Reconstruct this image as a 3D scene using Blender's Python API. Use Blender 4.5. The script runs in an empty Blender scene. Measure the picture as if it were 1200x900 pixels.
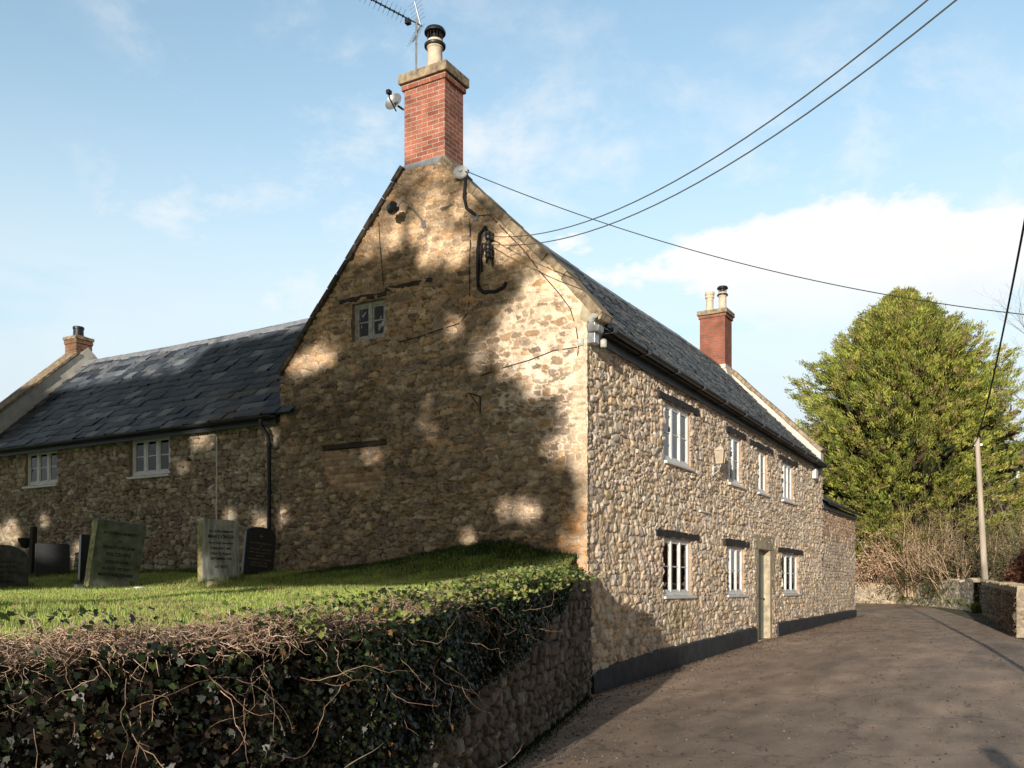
import bpy, math, random
import numpy as np
from mathutils import Vector

random.seed(7)
RNG = np.random.default_rng(11)
R = math.radians
SC = bpy.context.scene
COL = SC.collection
SUN_AZ = R(11.0)      # travel of the light, from +X towards +Y
SUN_EL = R(9.0)
T = np.array([math.cos(SUN_EL)*math.cos(SUN_AZ), math.cos(SUN_EL)*math.sin(SUN_AZ), -math.sin(SUN_EL)])

# ------------------------------------------------------------------ helpers
def tag(o, label=None, cat=None, group=None, kind=None):
    if label: o['label'] = label
    if cat: o['category'] = cat
    if group: o['group'] = group
    if kind: o['kind'] = kind
    return o

def thing(name, loc, label, cat, group=None):
    o = bpy.data.objects.new(name, None)
    o.empty_display_size = 0.2
    COL.objects.link(o)
    o.location = loc
    bpy.context.view_layer.update()
    return tag(o, label, cat, group)

def link(name, me, mat, parent=None):
    o = bpy.data.objects.new(name, me)
    COL.objects.link(o)
    if mat: me.materials.append(mat)
    if parent is not None:
        o.parent = parent
        o.matrix_parent_inverse = parent.matrix_world.inverted()
    return o

def np_mesh(name, V, loops, counts, mat, parent=None, col=None, smooth=False):
    me = bpy.data.meshes.new(name)
    V = np.asarray(V, dtype=np.float32)
    loops = np.asarray(loops, dtype=np.int32).ravel()
    counts = np.asarray(counts, dtype=np.int32)
    me.vertices.add(len(V)); me.vertices.foreach_set('co', V.ravel())
    me.loops.add(len(loops)); me.loops.foreach_set('vertex_index', loops)
    me.polygons.add(len(counts))
    starts = np.zeros(len(counts), dtype=np.int32); starts[1:] = np.cumsum(counts)[:-1]
    me.polygons.foreach_set('loop_start', starts)
    me.polygons.foreach_set('loop_total', counts)
    if smooth: me.polygons.foreach_set('use_smooth', np.ones(len(counts), dtype=bool))
    if col is not None:
        a = me.color_attributes.new('Col', 'FLOAT_COLOR', 'POINT')
        c4 = np.ones((len(V), 4), dtype=np.float32); c4[:, :3] = col
        a.data.foreach_set('color', c4.ravel())
    me.update(calc_edges=True)
    me.validate()
    return link(name, me, mat, parent)

class MB:
    """collects simple solids into one mesh"""
    def __init__(s): s.v = []; s.f = []; s.c = []
    def add(s, vs, fs, col=None):
        b = len(s.v); s.v += [tuple(map(float, v)) for v in vs]; s.f += [tuple(i+b for i in f) for f in fs]
        s.c += [col or (1, 1, 1)]*len(vs); return s
    def box(s, x0, x1, y0, y1, z0, z1, col=None):
        v = [(x0,y0,z0),(x1,y0,z0),(x1,y1,z0),(x0,y1,z0),(x0,y0,z1),(x1,y0,z1),(x1,y1,z1),(x0,y1,z1)]
        return s.add(v, [(3,2,1,0),(4,5,6,7),(0,1,5,4),(1,2,6,5),(2,3,7,6),(3,0,4,7)], col)
    def hexa(s, b, t, col=None):
        return s.add(list(b)+list(t), [(3,2,1,0),(4,5,6,7),(0,1,5,4),(1,2,6,5),(2,3,7,6),(3,0,4,7)], col)
    def prism(s, poly, d, col=None):
        n = len(poly); d = np.array(d, float)
        v = [np.array(p, float) for p in poly]; v2 = [p+d for p in v]
        fs = [tuple(range(n))[::-1], tuple(range(n, 2*n))]
        fs += [(i, (i+1) % n, n+(i+1) % n, n+i) for i in range(n)]
        return s.add(v+v2, fs, col)
    def tube(s, pts, r, k=8, cap=True, col=None):
        pts = [np.array(p, float) for p in pts]; n = len(pts)
        rr = r if hasattr(r, '__len__') else [r]*n
        vs = []
        up = np.array([0.13, 0.21, 0.97])
        for i, p in enumerate(pts):
            t = pts[min(i+1, n-1)]-pts[max(i-1, 0)]; t /= max(np.linalg.norm(t), 1e-9)
            a = np.cross(t, up)
            if np.linalg.norm(a) < 0.15: a = np.cross(t, np.array([1.0, 0.1, 0]))
            a /= np.linalg.norm(a); b = np.cross(t, a)
            for j in range(k):
                an = 2*math.pi*j/k
                vs.append(p+rr[i]*(math.cos(an)*a+math.sin(an)*b))
        fs = []
        for i in range(n-1):
            for j in range(k):
                fs.append((i*k+j, i*k+(j+1) % k, (i+1)*k+(j+1) % k, (i+1)*k+j))
        if cap: fs += [tuple(range(k))[::-1], tuple(range((n-1)*k, n*k))]
        return s.add(vs, fs, col)
    def lathe(s, c, prof, k=20, col=None):
        pts = [(c[0], c[1], c[2]+h) for r, h in prof]
        vs = []; n = len(prof)
        for (r, h) in prof:
            for j in range(k):
                an = 2*math.pi*j/k; vs.append((c[0]+r*math.cos(an), c[1]+r*math.sin(an), c[2]+h))
        fs = [(i*k+j, i*k+(j+1) % k, (i+1)*k+(j+1) % k, (i+1)*k+j) for i in range(n-1) for j in range(k)]
        fs += [tuple(range(k))[::-1], tuple(range((n-1)*k, n*k))]
        return s.add(vs, fs, col)
    def build(s, name, mat, parent=None, bevel=0, smooth=False):
        me = bpy.data.meshes.new(name); me.from_pydata(s.v, [], s.f); me.update()
        a = me.color_attributes.new('Col', 'FLOAT_COLOR', 'POINT')
        c4 = np.ones((len(s.v), 4), dtype=np.float32); c4[:, :3] = np.array(s.c)
        a.data.foreach_set('color', c4.ravel())
        o = link(name, me, mat, parent)
        if bevel:
            m = o.modifiers.new('b', 'BEVEL'); m.width = bevel; m.segments = 2; m.limit_method = 'ANGLE'
        if smooth:
            me.polygons.foreach_set('use_smooth', np.ones(len(me.polygons), dtype=bool))
            m = o.modifiers.new('e', 'EDGE_SPLIT'); m.split_angle = R(40)
        return o

# ------------------------------------------------------------------ numpy noise
def _h(i, j, seed):
    i = i.astype(np.int64); j = j.astype(np.int64)
    n = (i*374761393 + j*668265263 + seed*1442695041) & 0xffffffff
    n = ((n ^ (n >> 13))*1274126177) & 0xffffffff
    n = (n ^ (n >> 16)) & 0xffffffff
    n = (n*2246822519) & 0xffffffff
    n = n ^ (n >> 15)
    return (n & 0xffffff)/float(0xffffff)

def vnoise(x, y, seed=0):
    xi = np.floor(x); yi = np.floor(y); fx = x-xi; fy = y-yi
    fx = fx*fx*(3-2*fx); fy = fy*fy*(3-2*fy)
    a = _h(xi, yi, seed); b = _h(xi+1, yi, seed); c = _h(xi, yi+1, seed); d = _h(xi+1, yi+1, seed)
    return (a*(1-fx)+b*fx)*(1-fy)+(c*(1-fx)+d*fx)*fy

def fbm(x, y, seed=0, o=4):
    s = 0; a = .5; t = 0
    for k in range(o):
        s = s+a*vnoise(x*2**k+k*17.3, y*2**k-k*9.1, seed+k); t += a; a *= .55
    return s/t

def sstep(a, b, x):
    t = np.clip((x-a)/(b-a), 0, 1); return t*t*(3-2*t)

def cap(c, m=.80):
    """keep an albedo below m without changing its hue"""
    k = c.max(-1, keepdims=True); return c*np.where(k > m*.75, (m*.75+(m*.25)*(1-np.exp(-(k-m*.75)/(m*.25))))/np.maximum(k, 1e-6), 1.)
# ------------------------------------------------------------------ rubble stone field
def stones(U, V, seed, cw=.26, chs=(.07, .17), depth=.03, joint=.2, pal=None, mortar=(.3,.25,.18), flush=None, warp=.05, tilt=.35, regular=.0, crev=.6, crag=.85, cvar=.28):
    rs = np.random.default_rng(seed)
    U0, V0 = U, V
    U = U + warp*(fbm(U*1.3, V*1.3, seed+5)-.5)*2 + .11*(fbm(U*6, V*7, seed+6, 4)-.5)
    V = V + warp*1.2*(fbm(U0*.7, V0*1.1, seed+9)-.5)*2 + .07*(fbm(U0*7, V0*9, seed+8, 4)-.5)
    hs = rs.uniform(chs[0], chs[1], 200); edges = np.concatenate([[0], np.cumsum(hs)])-.6
    row = np.clip(np.searchsorted(edges, V.ravel()).reshape(V.shape)-1, 2, 196)
    f1 = np.full(U.shape, 9.); f2 = np.full(U.shape, 9.)
    id1 = np.zeros(U.shape, dtype=np.int64); dx1 = np.zeros(U.shape); dy1 = np.zeros(U.shape)
    J = .85-regular*.6
    for dr in (-1, 0, 1):
        r = row+dr
        rh = hs[r]; rc = edges[r]+rh*.5
        w = cw*(.55+.9*_h(r, r*0+3, seed))*(rh/.12)**.45
        off = _h(r, r*0+7, seed)*w
        k = np.floor((U-off)/w)
        for dk in (-1, 0, 1):
            kk = k+dk
            jx = _h(kk, r, seed+1); jy = _h(kk, r, seed+2); m = _h(kk, r, seed+3)
            sx = off+(kk+.5+(jx-.5)*J)*w; sy = rc+(jy-.5)*rh*.45*(1-regular)
            a = np.abs(U-sx)/(w*.5); b = np.abs(V-sy)/(rh*.5)
            p = 3.4+regular*3
            d = (a**p+b**p)**(1/p)*(.8+.42*m*(1-regular)+.2*regular)
            idv = (kk.astype(np.int64)*4099+r)
            new = d < f1
            f2 = np.where(new, f1, np.minimum(f2, d))
            id1 = np.where(new, idv, id1)
            dx1 = np.where(new, (U-sx)/w, dx1); dy1 = np.where(new, (V-sy)/rh, dy1)
            f1 = np.where(new, d, f1)
    g = f2-f1
    jn = joint*(.7+.8*vnoise(U0*5, V0*5, seed+12))
    e = sstep(.02, jn, g)                       # 0 in joint, 1 on stone
    z0 = np.zeros_like(id1)
    hh = _h(id1, z0+11, seed); ht = _h(id1, z0+12, seed)-.5; hv = _h(id1, z0+13, seed)-.5
    body = .85*e+.15*sstep(.0, jn*3, g)
    h = depth*(body*(.55+.75*hh)+e*(ht*dx1+hv*dy1)*tilt*2)
    h = h + depth*crag*(fbm(U0*13, V0*20, seed+20, 4)-.5)*(.3+.7*e)
    pal = np.array(pal); ci = (_h(id1, z0+17, seed)*len(pal)).astype(int) % len(pal)
    c = pal[ci]*(1-cvar+2*cvar*_h(id1, z0+19, seed))[..., None]
    c = c*(.78+.44*fbm(U0*16, V0*22, seed+23, 3))[..., None]
    mo = np.array(mortar)[None]*(.75+.5*fbm(U0*8, V0*8, seed+25, 3))[..., None]
    if flush is not None:
        # smeared lime mortar: fills the joints and part of the faces
        lvl = flush*depth*1.0
        cover = sstep(-.004, .004, lvl-h+depth*.35*(fbm(U0*3, V0*4, seed+30)-.5))
        h = np.maximum(h, lvl*(.9+.2*fbm(U0*6, V0*6, seed+31)))
        cover = cover*sstep(.05, .4, flush)
        e2 = e*(1-cover)
    else: e2 = e
    # open joints: cut deeper, their gap shadow painted into the colour
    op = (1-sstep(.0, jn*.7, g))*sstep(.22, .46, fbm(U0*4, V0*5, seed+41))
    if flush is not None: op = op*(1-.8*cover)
    h = h-depth*.35*op
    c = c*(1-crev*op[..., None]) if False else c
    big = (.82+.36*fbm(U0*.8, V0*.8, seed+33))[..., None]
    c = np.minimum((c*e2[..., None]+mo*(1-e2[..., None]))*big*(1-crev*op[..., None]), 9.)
    return h, c

def breaks(lo, hi, step, marks):
    """grid coordinates from lo to hi that pass through every mark; step may be a function"""
    m = sorted(set([lo, hi]+[x for x in marks if lo < x < hi])); out = [lo]
    for a, b in zip(m[:-1], m[1:]):
        x = a
        xs = [a]
        while x < b:
            s = step(x) if callable(step) else step
            x += s; xs.append(x)
        xs = np.array(xs); xs = a+(xs-a)*(b-a)/(xs[-1]-a)
        out += list(xs[1:])
    return np.array(out)

def wall(name, mat, parent, pos, us, vs, field, holes=(), top=None, reveal=.10, revcol=(.33,.24,.15)):
    """pos(U,V,H) -> xyz. holes: (u0,u1,v0,v1)"""
    U, V = np.meshgrid(us, vs, indexing='ij')
    if top is not None:
        TT = top(us)[:, None]; clamp = V > TT; V = np.minimum(V, TT)
    H, C = field(U, V)
    nu, nv = U.shape
    P = pos(U, V, H).reshape(-1, 3); C = C.reshape(-1, 3)
    idx = np.arange(nu*nv).reshape(nu, nv)
    a = idx[:-1, :-1]; b = idx[1:, :-1]; c = idx[1:, 1:]; d = idx[:-1, 1:]
    keep = np.ones(a.shape, bool)
    uc = (us[:-1]+us[1:])/2; vc = (vs[:-1]+vs[1:])/2
    for (u0, u1, v0, v1) in holes:
        keep &= ~((uc[:, None] > u0) & (uc[:, None] < u1) & (vc[None] > v0) & (vc[None] < v1))
    if top is not None:
        keep &= ~(clamp[:-1, :-1] & clamp[1:, :-1])
    F = np.stack([a[keep], b[keep], c[keep], d[keep]], 1)
    loops = [F.ravel()]; n = len(F); extraV = []; extraC = []; base = len(P); cnt = 0
    for (u0, u1, v0, v1) in holes:      # reveals: the wall turned back into the opening
        i0 = int(np.argmin(abs(us-u0))); i1 = int(np.argmin(abs(us-u1)))
        j0 = int(np.argmin(abs(vs-v0))); j1 = int(np.argmin(abs(vs-v1)))
        ring = [idx[i, j0] for i in range(i0, i1)]+[idx[i1, j] for j in range(j0, j1)]
        ring += [idx[i, j1] for i in range(i1, i0, -1)]+[idx[i0, j] for j in range(j1, j0, -1)]
        Ur = U.ravel()[ring]; Vr = V.ravel()[ring]
        back = pos(Ur, Vr, np.full(len(ring), -reveal))
        front_c = np.array(revcol)*(.7+.6*fbm(Ur*9, Vr*9, 77, 3))[:, None]
        front = P[ring]
        extraV += [front, back]; extraC += [front_c, front_c]
        m = len(ring); ia = base+np.arange(m); ib = base+m+np.arange(m)
        q = np.stack([ia, ib, np.roll(ib, -1), np.roll(ia, -1)], 1)
        loops.append(q.ravel()); n += m; base += 2*m
    if extraV:
        P = np.vstack([P]+extraV); C = np.vstack([C]+extraC)
    return np_mesh(name, P, np.concatenate(loops), np.full(n, 4), mat, parent, col=C)

# ------------------------------------------------------------------ materials
def newmat(name):
    m = bpy.data.materials.new(name); m.use_nodes = True
    nt = m.node_tree; b = nt.nodes['Principled BSDF']
    return m, nt, b

def N(nt, t, **kw):
    n = nt.nodes.new(t)
    for k, v in kw.items():
        if k in n.inputs.keys() if isinstance(k, str) else False: n.inputs[k].default_value = v
        else: setattr(n, k, v)
    return n

def noise_mix(nt, base_socket, scale, lo, hi, detail=4, coord=None, stretch=None):
    """multiply a colour by noise between lo and hi"""
    tc = nt.nodes.new('ShaderNodeTexCoord')
    src = tc.outputs['Object'] if coord is None else coord
    if stretch:
        mp = nt.nodes.new('ShaderNodeMapping'); mp.inputs['Scale'].default_value = stretch
        nt.links.new(src, mp.inputs['Vector']); src = mp.outputs['Vector']
    no = nt.nodes.new('ShaderNodeTexNoise'); no.inputs['Scale'].default_value = scale; no.inputs['Detail'].default_value = detail
    nt.links.new(src, no.inputs['Vector'])
    mr = nt.nodes.new('ShaderNodeMapRange'); mr.inputs['From Min'].default_value = .3; mr.inputs['From Max'].default_value = .7
    mr.inputs['To Min'].default_value = lo; mr.inputs['To Max'].default_value = hi
    nt.links.new(no.outputs['Fac'], mr.inputs['Value'])
    mx = nt.nodes.new('ShaderNodeMix'); mx.data_type = 'RGBA'; mx.blend_type = 'MULTIPLY'; mx.inputs[0].default_value = 1
    if isinstance(base_socket, tuple): mx.inputs[6].default_value = (*base_socket, 1)
    else: nt.links.new(base_socket, mx.inputs[6])
    nt.links.new(mr.outputs['Result'], mx.inputs[7])
    return mx.outputs[2], no.outputs['Fac']

def bump(nt, bsdf, fac, strength=.4, dist=.01):
    b = nt.nodes.new('ShaderNodeBump'); b.inputs['Strength'].default_value = strength; b.inputs['Distance'].default_value = dist
    nt.links.new(fac, b.inputs['Height']); nt.links.new(b.outputs['Normal'], bsdf.inputs['Normal'])

def mat_plain(name, color, rough=.7, scale=8, lo=.8, hi=1.2, bs=.25, bd=.005, metal=0, spec=.5, stretch=None):
    m, nt, b = newmat(name)
    c, f = noise_mix(nt, color, scale, lo, hi, stretch=stretch)
    nt.links.new(c, b.inputs['Base Color']); b.inputs['Roughness'].default_value = rough
    b.inputs['Metallic'].default_value = metal; b.inputs['Specular IOR Level'].default_value = spec
    if bs: bump(nt, b, f, bs, bd)
    return m

def mat_vcol(name, rough=.85, s1=9, s2=55, lo=.75, hi=1.25, bs=.5, bd=.008, spec=.3, trans=0, spots=None):
    m, nt, b = newmat(name)
    at = nt.nodes.new('ShaderNodeAttribute'); at.attribute_name = 'Col'
    c, f = noise_mix(nt, at.outputs['Color'], s1, lo, hi)
    c, f2 = noise_mix(nt, c, s2, lo, hi, detail=6)
    if spots:
        col, sc, th = spots
        tc = nt.nodes.new('ShaderNodeTexCoord')
        no = nt.nodes.new('ShaderNodeTexNoise'); no.inputs['Scale'].default_value = sc; no.inputs['Detail'].default_value = 5
        nt.links.new(tc.outputs['Object'], no.inputs['Vector'])
        mr = nt.nodes.new('ShaderNodeMapRange'); mr.inputs['From Min'].default_value = th; mr.inputs['From Max'].default_value = th+.05
        nt.links.new(no.outputs['Fac'], mr.inputs['Value'])
        mx = nt.nodes.new('ShaderNodeMix'); mx.data_type = 'RGBA'
        nt.links.new(mr.outputs['Result'], mx.inputs[0]); nt.links.new(c, mx.inputs[6]); mx.inputs[7].default_value = (*col, 1)
        c = mx.outputs[2]
    nt.links.new(c, b.inputs['Base Color']); b.inputs['Roughness'].default_value = rough
    b.inputs['Specular IOR Level'].default_value = spec
    if bs: bump(nt, b, f2, bs, bd)
    if trans:
        tr = nt.nodes.new('ShaderNodeBsdfTranslucent'); ms = nt.nodes.new('ShaderNodeMixShader'); ms.inputs[0].default_value = trans
        nt.links.new(c, tr.inputs['Color'])
        out = nt.nodes['Material Output']
        nt.links.new(b.outputs[0], ms.inputs[1]); nt.links.new(tr.outputs[0], ms.inputs[2]); nt.links.new(ms.outputs[0], out.inputs[0])
    return m

M = {}
M['stone'] = mat_vcol('rubble stone', .9, 7, 45, .75, 1.25, .7, .012, .25, spots=((.62,.60,.52), 13, .70))
M['stone_front'] = mat_vcol('pale rubble stone', .9, 7, 45, .78, 1.22, .6, .01, .25, spots=((.5,.48,.4), 16, .68))
M['slate'] = mat_vcol('slate', .5, 5, 40, .7, 1.3, .35, .004, .55, spots=((.25,.25,.22), 9, .70))
M['leaf'] = mat_vcol('ivy leaf', .45, 5, 30, .8, 1.2, 0, 0, .5, trans=.25)
M['needle'] = mat_vcol('conifer spray', .6, 2, 10, .8, 1.2, 0, 0, .3, trans=.3)
M['grassb'] = mat_vcol('grass blade', .5, 2, 10, .8, 1.2, 0, 0, .3, trans=.35)
M['bark'] = mat_vcol('bark', .9, 10, 60, .7, 1.3, .5, .004, .2)
M['gravel'] = mat_vcol('gravel', .9, 10, 60, .8, 1.2, 0, 0, .2)
M['white'] = mat_plain('white paint', (.86,.86,.84), .5, 6, .88, 1.06, .15, .002)
M['oldwhite'] = mat_plain('weathered white paint', (.6,.59,.54), .7, 14, .6, 1.15, .4, .003)
M['render'] = mat_plain('white lime render', (.72,.68,.6), .85, 5, .8, 1.12, .3, .006)
M['black'] = mat_plain('black paint', (.018,.02,.023), .45, 7, .7, 1.4, .3, .003)
M['fascia'] = mat_plain('dark fascia paint', (.045,.052,.062), .5, 7, .8, 1.3, .2, .002)
M['plinth'] = mat_plain('black tarred render', (.022,.025,.03), .6, 5, .55, 1.9, .6, .01)
M['timber'] = mat_plain('old timber', (.06,.04,.03), .85, 20, .5, 1.6, .6, .006, stretch=(1, 1, 6))
M['blackoak'] = mat_plain('black stained oak', (.02,.017,.016), .7, 22, .5, 1.8, .7, .008)
M['lead'] = mat_plain('lead flashing', (.3,.31,.33), .55, 9, .75, 1.2, .3, .004)
M['coping'] = mat_plain('lichened coping stone', (.34,.26,.17), .9, 10, .45, 1.5, .8, .015)
M['darkcoping'] = mat_plain('weathered verge slate', (.09,.07,.055), .85, 12, .45, 1.7, .7, .01)
M['hamstone'] = mat_plain('dressed stone', (.50,.42,.29), .85, 7, .6, 1.25, .8, .02)
M['pot'] = mat_plain('buff clay', (.72,.6,.45), .8, 8, .75, 1.15, .3, .004)
M['galv'] = mat_plain('grey metal', (.42,.42,.42), .4, 12, .7, 1.2, .1, .002, metal=.7)
M['frost'] = mat_plain('frosted amber lantern glass', (.45,.37,.28), .5, 9, .8, 1.2, 0)
M['cable'] = mat_plain('cable sheath', (.02,.02,.02), .6, 10, .8, 1.3, 0)
M['greycable'] = mat_plain('weathered line', (.12,.11,.09), .7, 10, .8, 1.3, 0)
M['dooor'] = mat_plain('grey green door paint', (.22,.27,.265), .5, 5, .85, 1.12, .2, .003)
M['polewood'] = mat_plain('pale weathered pole', (.5,.42,.33), .85, 9, .75, 1.15, .4, .004, stretch=(1, 1, .1))
M['hgreen'] = mat_plain('mossy green slate', (.17,.19,.165), .8, 6, .55, 1.6, .5, .006)
M['hedge_moss'] = mat_plain('yellow lichened stone edge', (.42,.37,.18), .85, 14, .5, 1.5, .5, .006)
M['hwhite'] = mat_plain('white marble stained', (.62,.63,.6), .7, 5, .45, 1.2, .3, .004, stretch=(1, 3, .7))
M['hblack'] = mat_plain('black granite', (.02,.021,.025), .4, 20, .7, 1.4, 0)
M['hgrey'] = mat_plain('grey lichen stone', (.12,.12,.105), .85, 8, .5, 1.5, .5, .006)
M['engrave'] = mat_plain('dark engraving', (.015,.016,.014), .8, 10, .8, 1.2, 0)
M['gold'] = mat_plain('faded gilt letters', (.3,.24,.12), .6, 10, .8, 1.2, 0)
M['room'] = mat_plain('dim room', (.07,.055,.045), .9, 3, .6, 1.3, 0)
M['curtain'] = mat_plain('net curtain', (.5,.5,.49), .9, 30, .75, 1.15, .3, .01, stretch=(6, 6, .3))
M['skin'] = mat_plain('skin', (.5,.33,.25), .6, 9, .95, 1.05, 0)
M['cloth'] = mat_plain('dark jacket cloth', (.03,.035,.05), .9, 30, .8, 1.2, .2, .002)
M['denim'] = mat_plain('blue denim', (.04,.06,.1), .9, 30, .8, 1.2, .2, .002)
M['hair'] = mat_plain('brown hair', (.05,.03,.02), .7, 60, .7, 1.3, .3, .003)

# window glass: thin, clear, reflecting
m, nt, b = newmat('window glass'); M['glass'] = m
gl = nt.nodes.new('ShaderNodeBsdfGlossy'); gl.inputs['Roughness'].default_value = .03; gl.inputs['Color'].default_value = (1,1,1,1)
tr = nt.nodes.new('ShaderNodeBsdfTransparent'); tr.inputs['Color'].default_value = (.82,.86,.86,1)
fr = nt.nodes.new('ShaderNodeFresnel'); fr.inputs['IOR'].default_value = 1.6
tc = nt.nodes.new('ShaderNodeTexCoord'); no = nt.nodes.new('ShaderNodeTexNoise'); no.inputs['Scale'].default_value = 3
bp = nt.nodes.new('ShaderNodeBump'); bp.inputs['Strength'].default_value = .15; bp.inputs['Distance'].default_value = .02
nt.links.new(tc.outputs['Object'], no.inputs['Vector']); nt.links.new(no.outputs['Fac'], bp.inputs['Height'])
nt.links.new(bp.outputs['Normal'], gl.inputs['Normal'])
ms = nt.nodes.new('ShaderNodeMixShader')
ma = nt.nodes.new('ShaderNodeMath'); ma.operation = 'MULTIPLY_ADD'; ma.inputs[1].default_value = 1.0; ma.inputs[2].default_value = .0
nt.links.new(fr.outputs[0], ma.inputs[0])
nt.links.new(ma.outputs[0], ms.inputs[0]); nt.links.new(tr.outputs[0], ms.inputs[1]); nt.links.new(gl.outputs[0], ms.inputs[2])
nt.links.new(ms.outputs[0], nt.nodes['Material Output'].inputs[0])

# brick (mapped by X+Y so that both faces of a stack are coursed)
def mat_brick(name, c1, c2, mort, offz=0):
    m, nt, b = newmat(name)
    tc = nt.nodes.new('ShaderNodeTexCoord'); sp = nt.nodes.new('ShaderNodeSeparateXYZ'); nt.links.new(tc.outputs['Object'], sp.inputs[0])
    ad = nt.nodes.new('ShaderNodeMath'); ad.operation = 'ADD'; nt.links.new(sp.outputs[0], ad.inputs[0]); nt.links.new(sp.outputs[1], ad.inputs[1])
    cb = nt.nodes.new('ShaderNodeCombineXYZ'); nt.links.new(ad.outputs[0], cb.inputs[0]); nt.links.new(sp.outputs[2], cb.inputs[1])
    wn = nt.nodes.new('ShaderNodeTexNoise'); wn.inputs['Scale'].default_value = 14; nt.links.new(tc.outputs['Object'], wn.inputs['Vector'])
    va = nt.nodes.new('ShaderNodeVectorMath'); va.operation = 'MULTIPLY_ADD'; va.inputs[1].default_value = (.012,.012,0)
    nt.links.new(wn.outputs['Color'], va.inputs[0]); nt.links.new(cb.outputs[0], va.inputs[2])
    br = nt.nodes.new('ShaderNodeTexBrick'); nt.links.new(va.outputs[0], br.inputs['Vector'])
    br.inputs['Scale'].default_value = 1; br.inputs['Brick Width'].default_value = .215; br.inputs['Row Height'].default_value = .075
    br.inputs['Mortar Size'].default_value = .007; br.inputs['Mortar Smooth'].default_value = .3
    br.inputs['Color1'].default_value = (*c1, 1); br.inputs['Color2'].default_value = (*c2, 1); br.inputs['Mortar'].default_value = (*mort, 1)
    br.inputs['Bias'].default_value = -.2
    c, f = noise_mix(nt, br.outputs['Color'], 3, .72, 1.25)
    c, f2 = noise_mix(nt, c, 40, .75, 1.25)
    nt.links.new(c, b.inputs['Base Color']); b.inputs['Roughness'].default_value = .9
    mm = nt.nodes.new('ShaderNodeMath'); mm.operation = 'MULTIPLY_ADD'; mm.inputs[1].default_value = -1; nt.links.new(br.outputs['Fac'], mm.inputs[0])
    m2 = nt.nodes.new('ShaderNodeMath'); m2.operation = 'MULTIPLY'; m2.inputs[1].default_value = .4; nt.links.new(f2, m2.inputs[0]); nt.links.new(m2.outputs[0], mm.inputs[2])
    bump(nt, b, mm.outputs[0], .8, .012)
    return m
M['brick'] = mat_brick('red chimney brick', (.45,.16,.10), (.27,.08,.055), (.5,.42,.34))
M['brick2'] = mat_brick('orange chimney brick', (.36,.12,.07), (.27,.1,.065), (.32,.22,.17))
M['brick3'] = mat_brick('buff chimney brick', (.26,.12,.06), (.17,.08,.045), (.3,.25,.18))

# ------------------------------------------------------------------ terrain
GX = [-200, -60, -12, -5, 0, 3, 9, 21, 36, 50, 100, 400]
GZ = [-.9, -.3, -.15, -.10, -.03, .09, .31, .55, .80, 1.0, 2.2, 8]
def gz(x): return np.interp(x, GX, GZ)
WPX = [-60, -30, -20, -16, -13, -12, -10.5, -9, -7.5, -5.35, 0]
WPY = [40, 16, 7.0, 2.8, .1, -.7, -1.6, -2.1, -2.15, -1.67, -.05]
def wy(x): return np.interp(x, WPX, WPY)
def lz(x, y):
    """height of the churchyard lawn"""
    al = np.interp(x, [-20, -9.5, -8, -6.5, -5, -3, 0], [1.1, 1.18, 1.24, 1.33, 1.41, 1.53, 1.80])
    far = np.interp(x, [-20, -6, -3, -1, .2], [1.25, 1.38, 1.47, 1.70, 1.80])
    d = np.clip((y-wy(x))/6, 0, 1); d = d*d*(3-2*d)
    z = al*(1-d)+far*d
    m = np.exp(-((y-1.75)/1.6)**2)*np.exp(-((x-.1)/.95)**2)*.36*(.75+.5*fbm(x*2.1+9, y*2.1, 12))     # mound against the gable
    n = .05*(fbm(x*.8+50, y*.8+50, 3)-.5)+.02*(fbm(x*4, y*4, 13)-.5)
    return z+m+n

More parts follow.
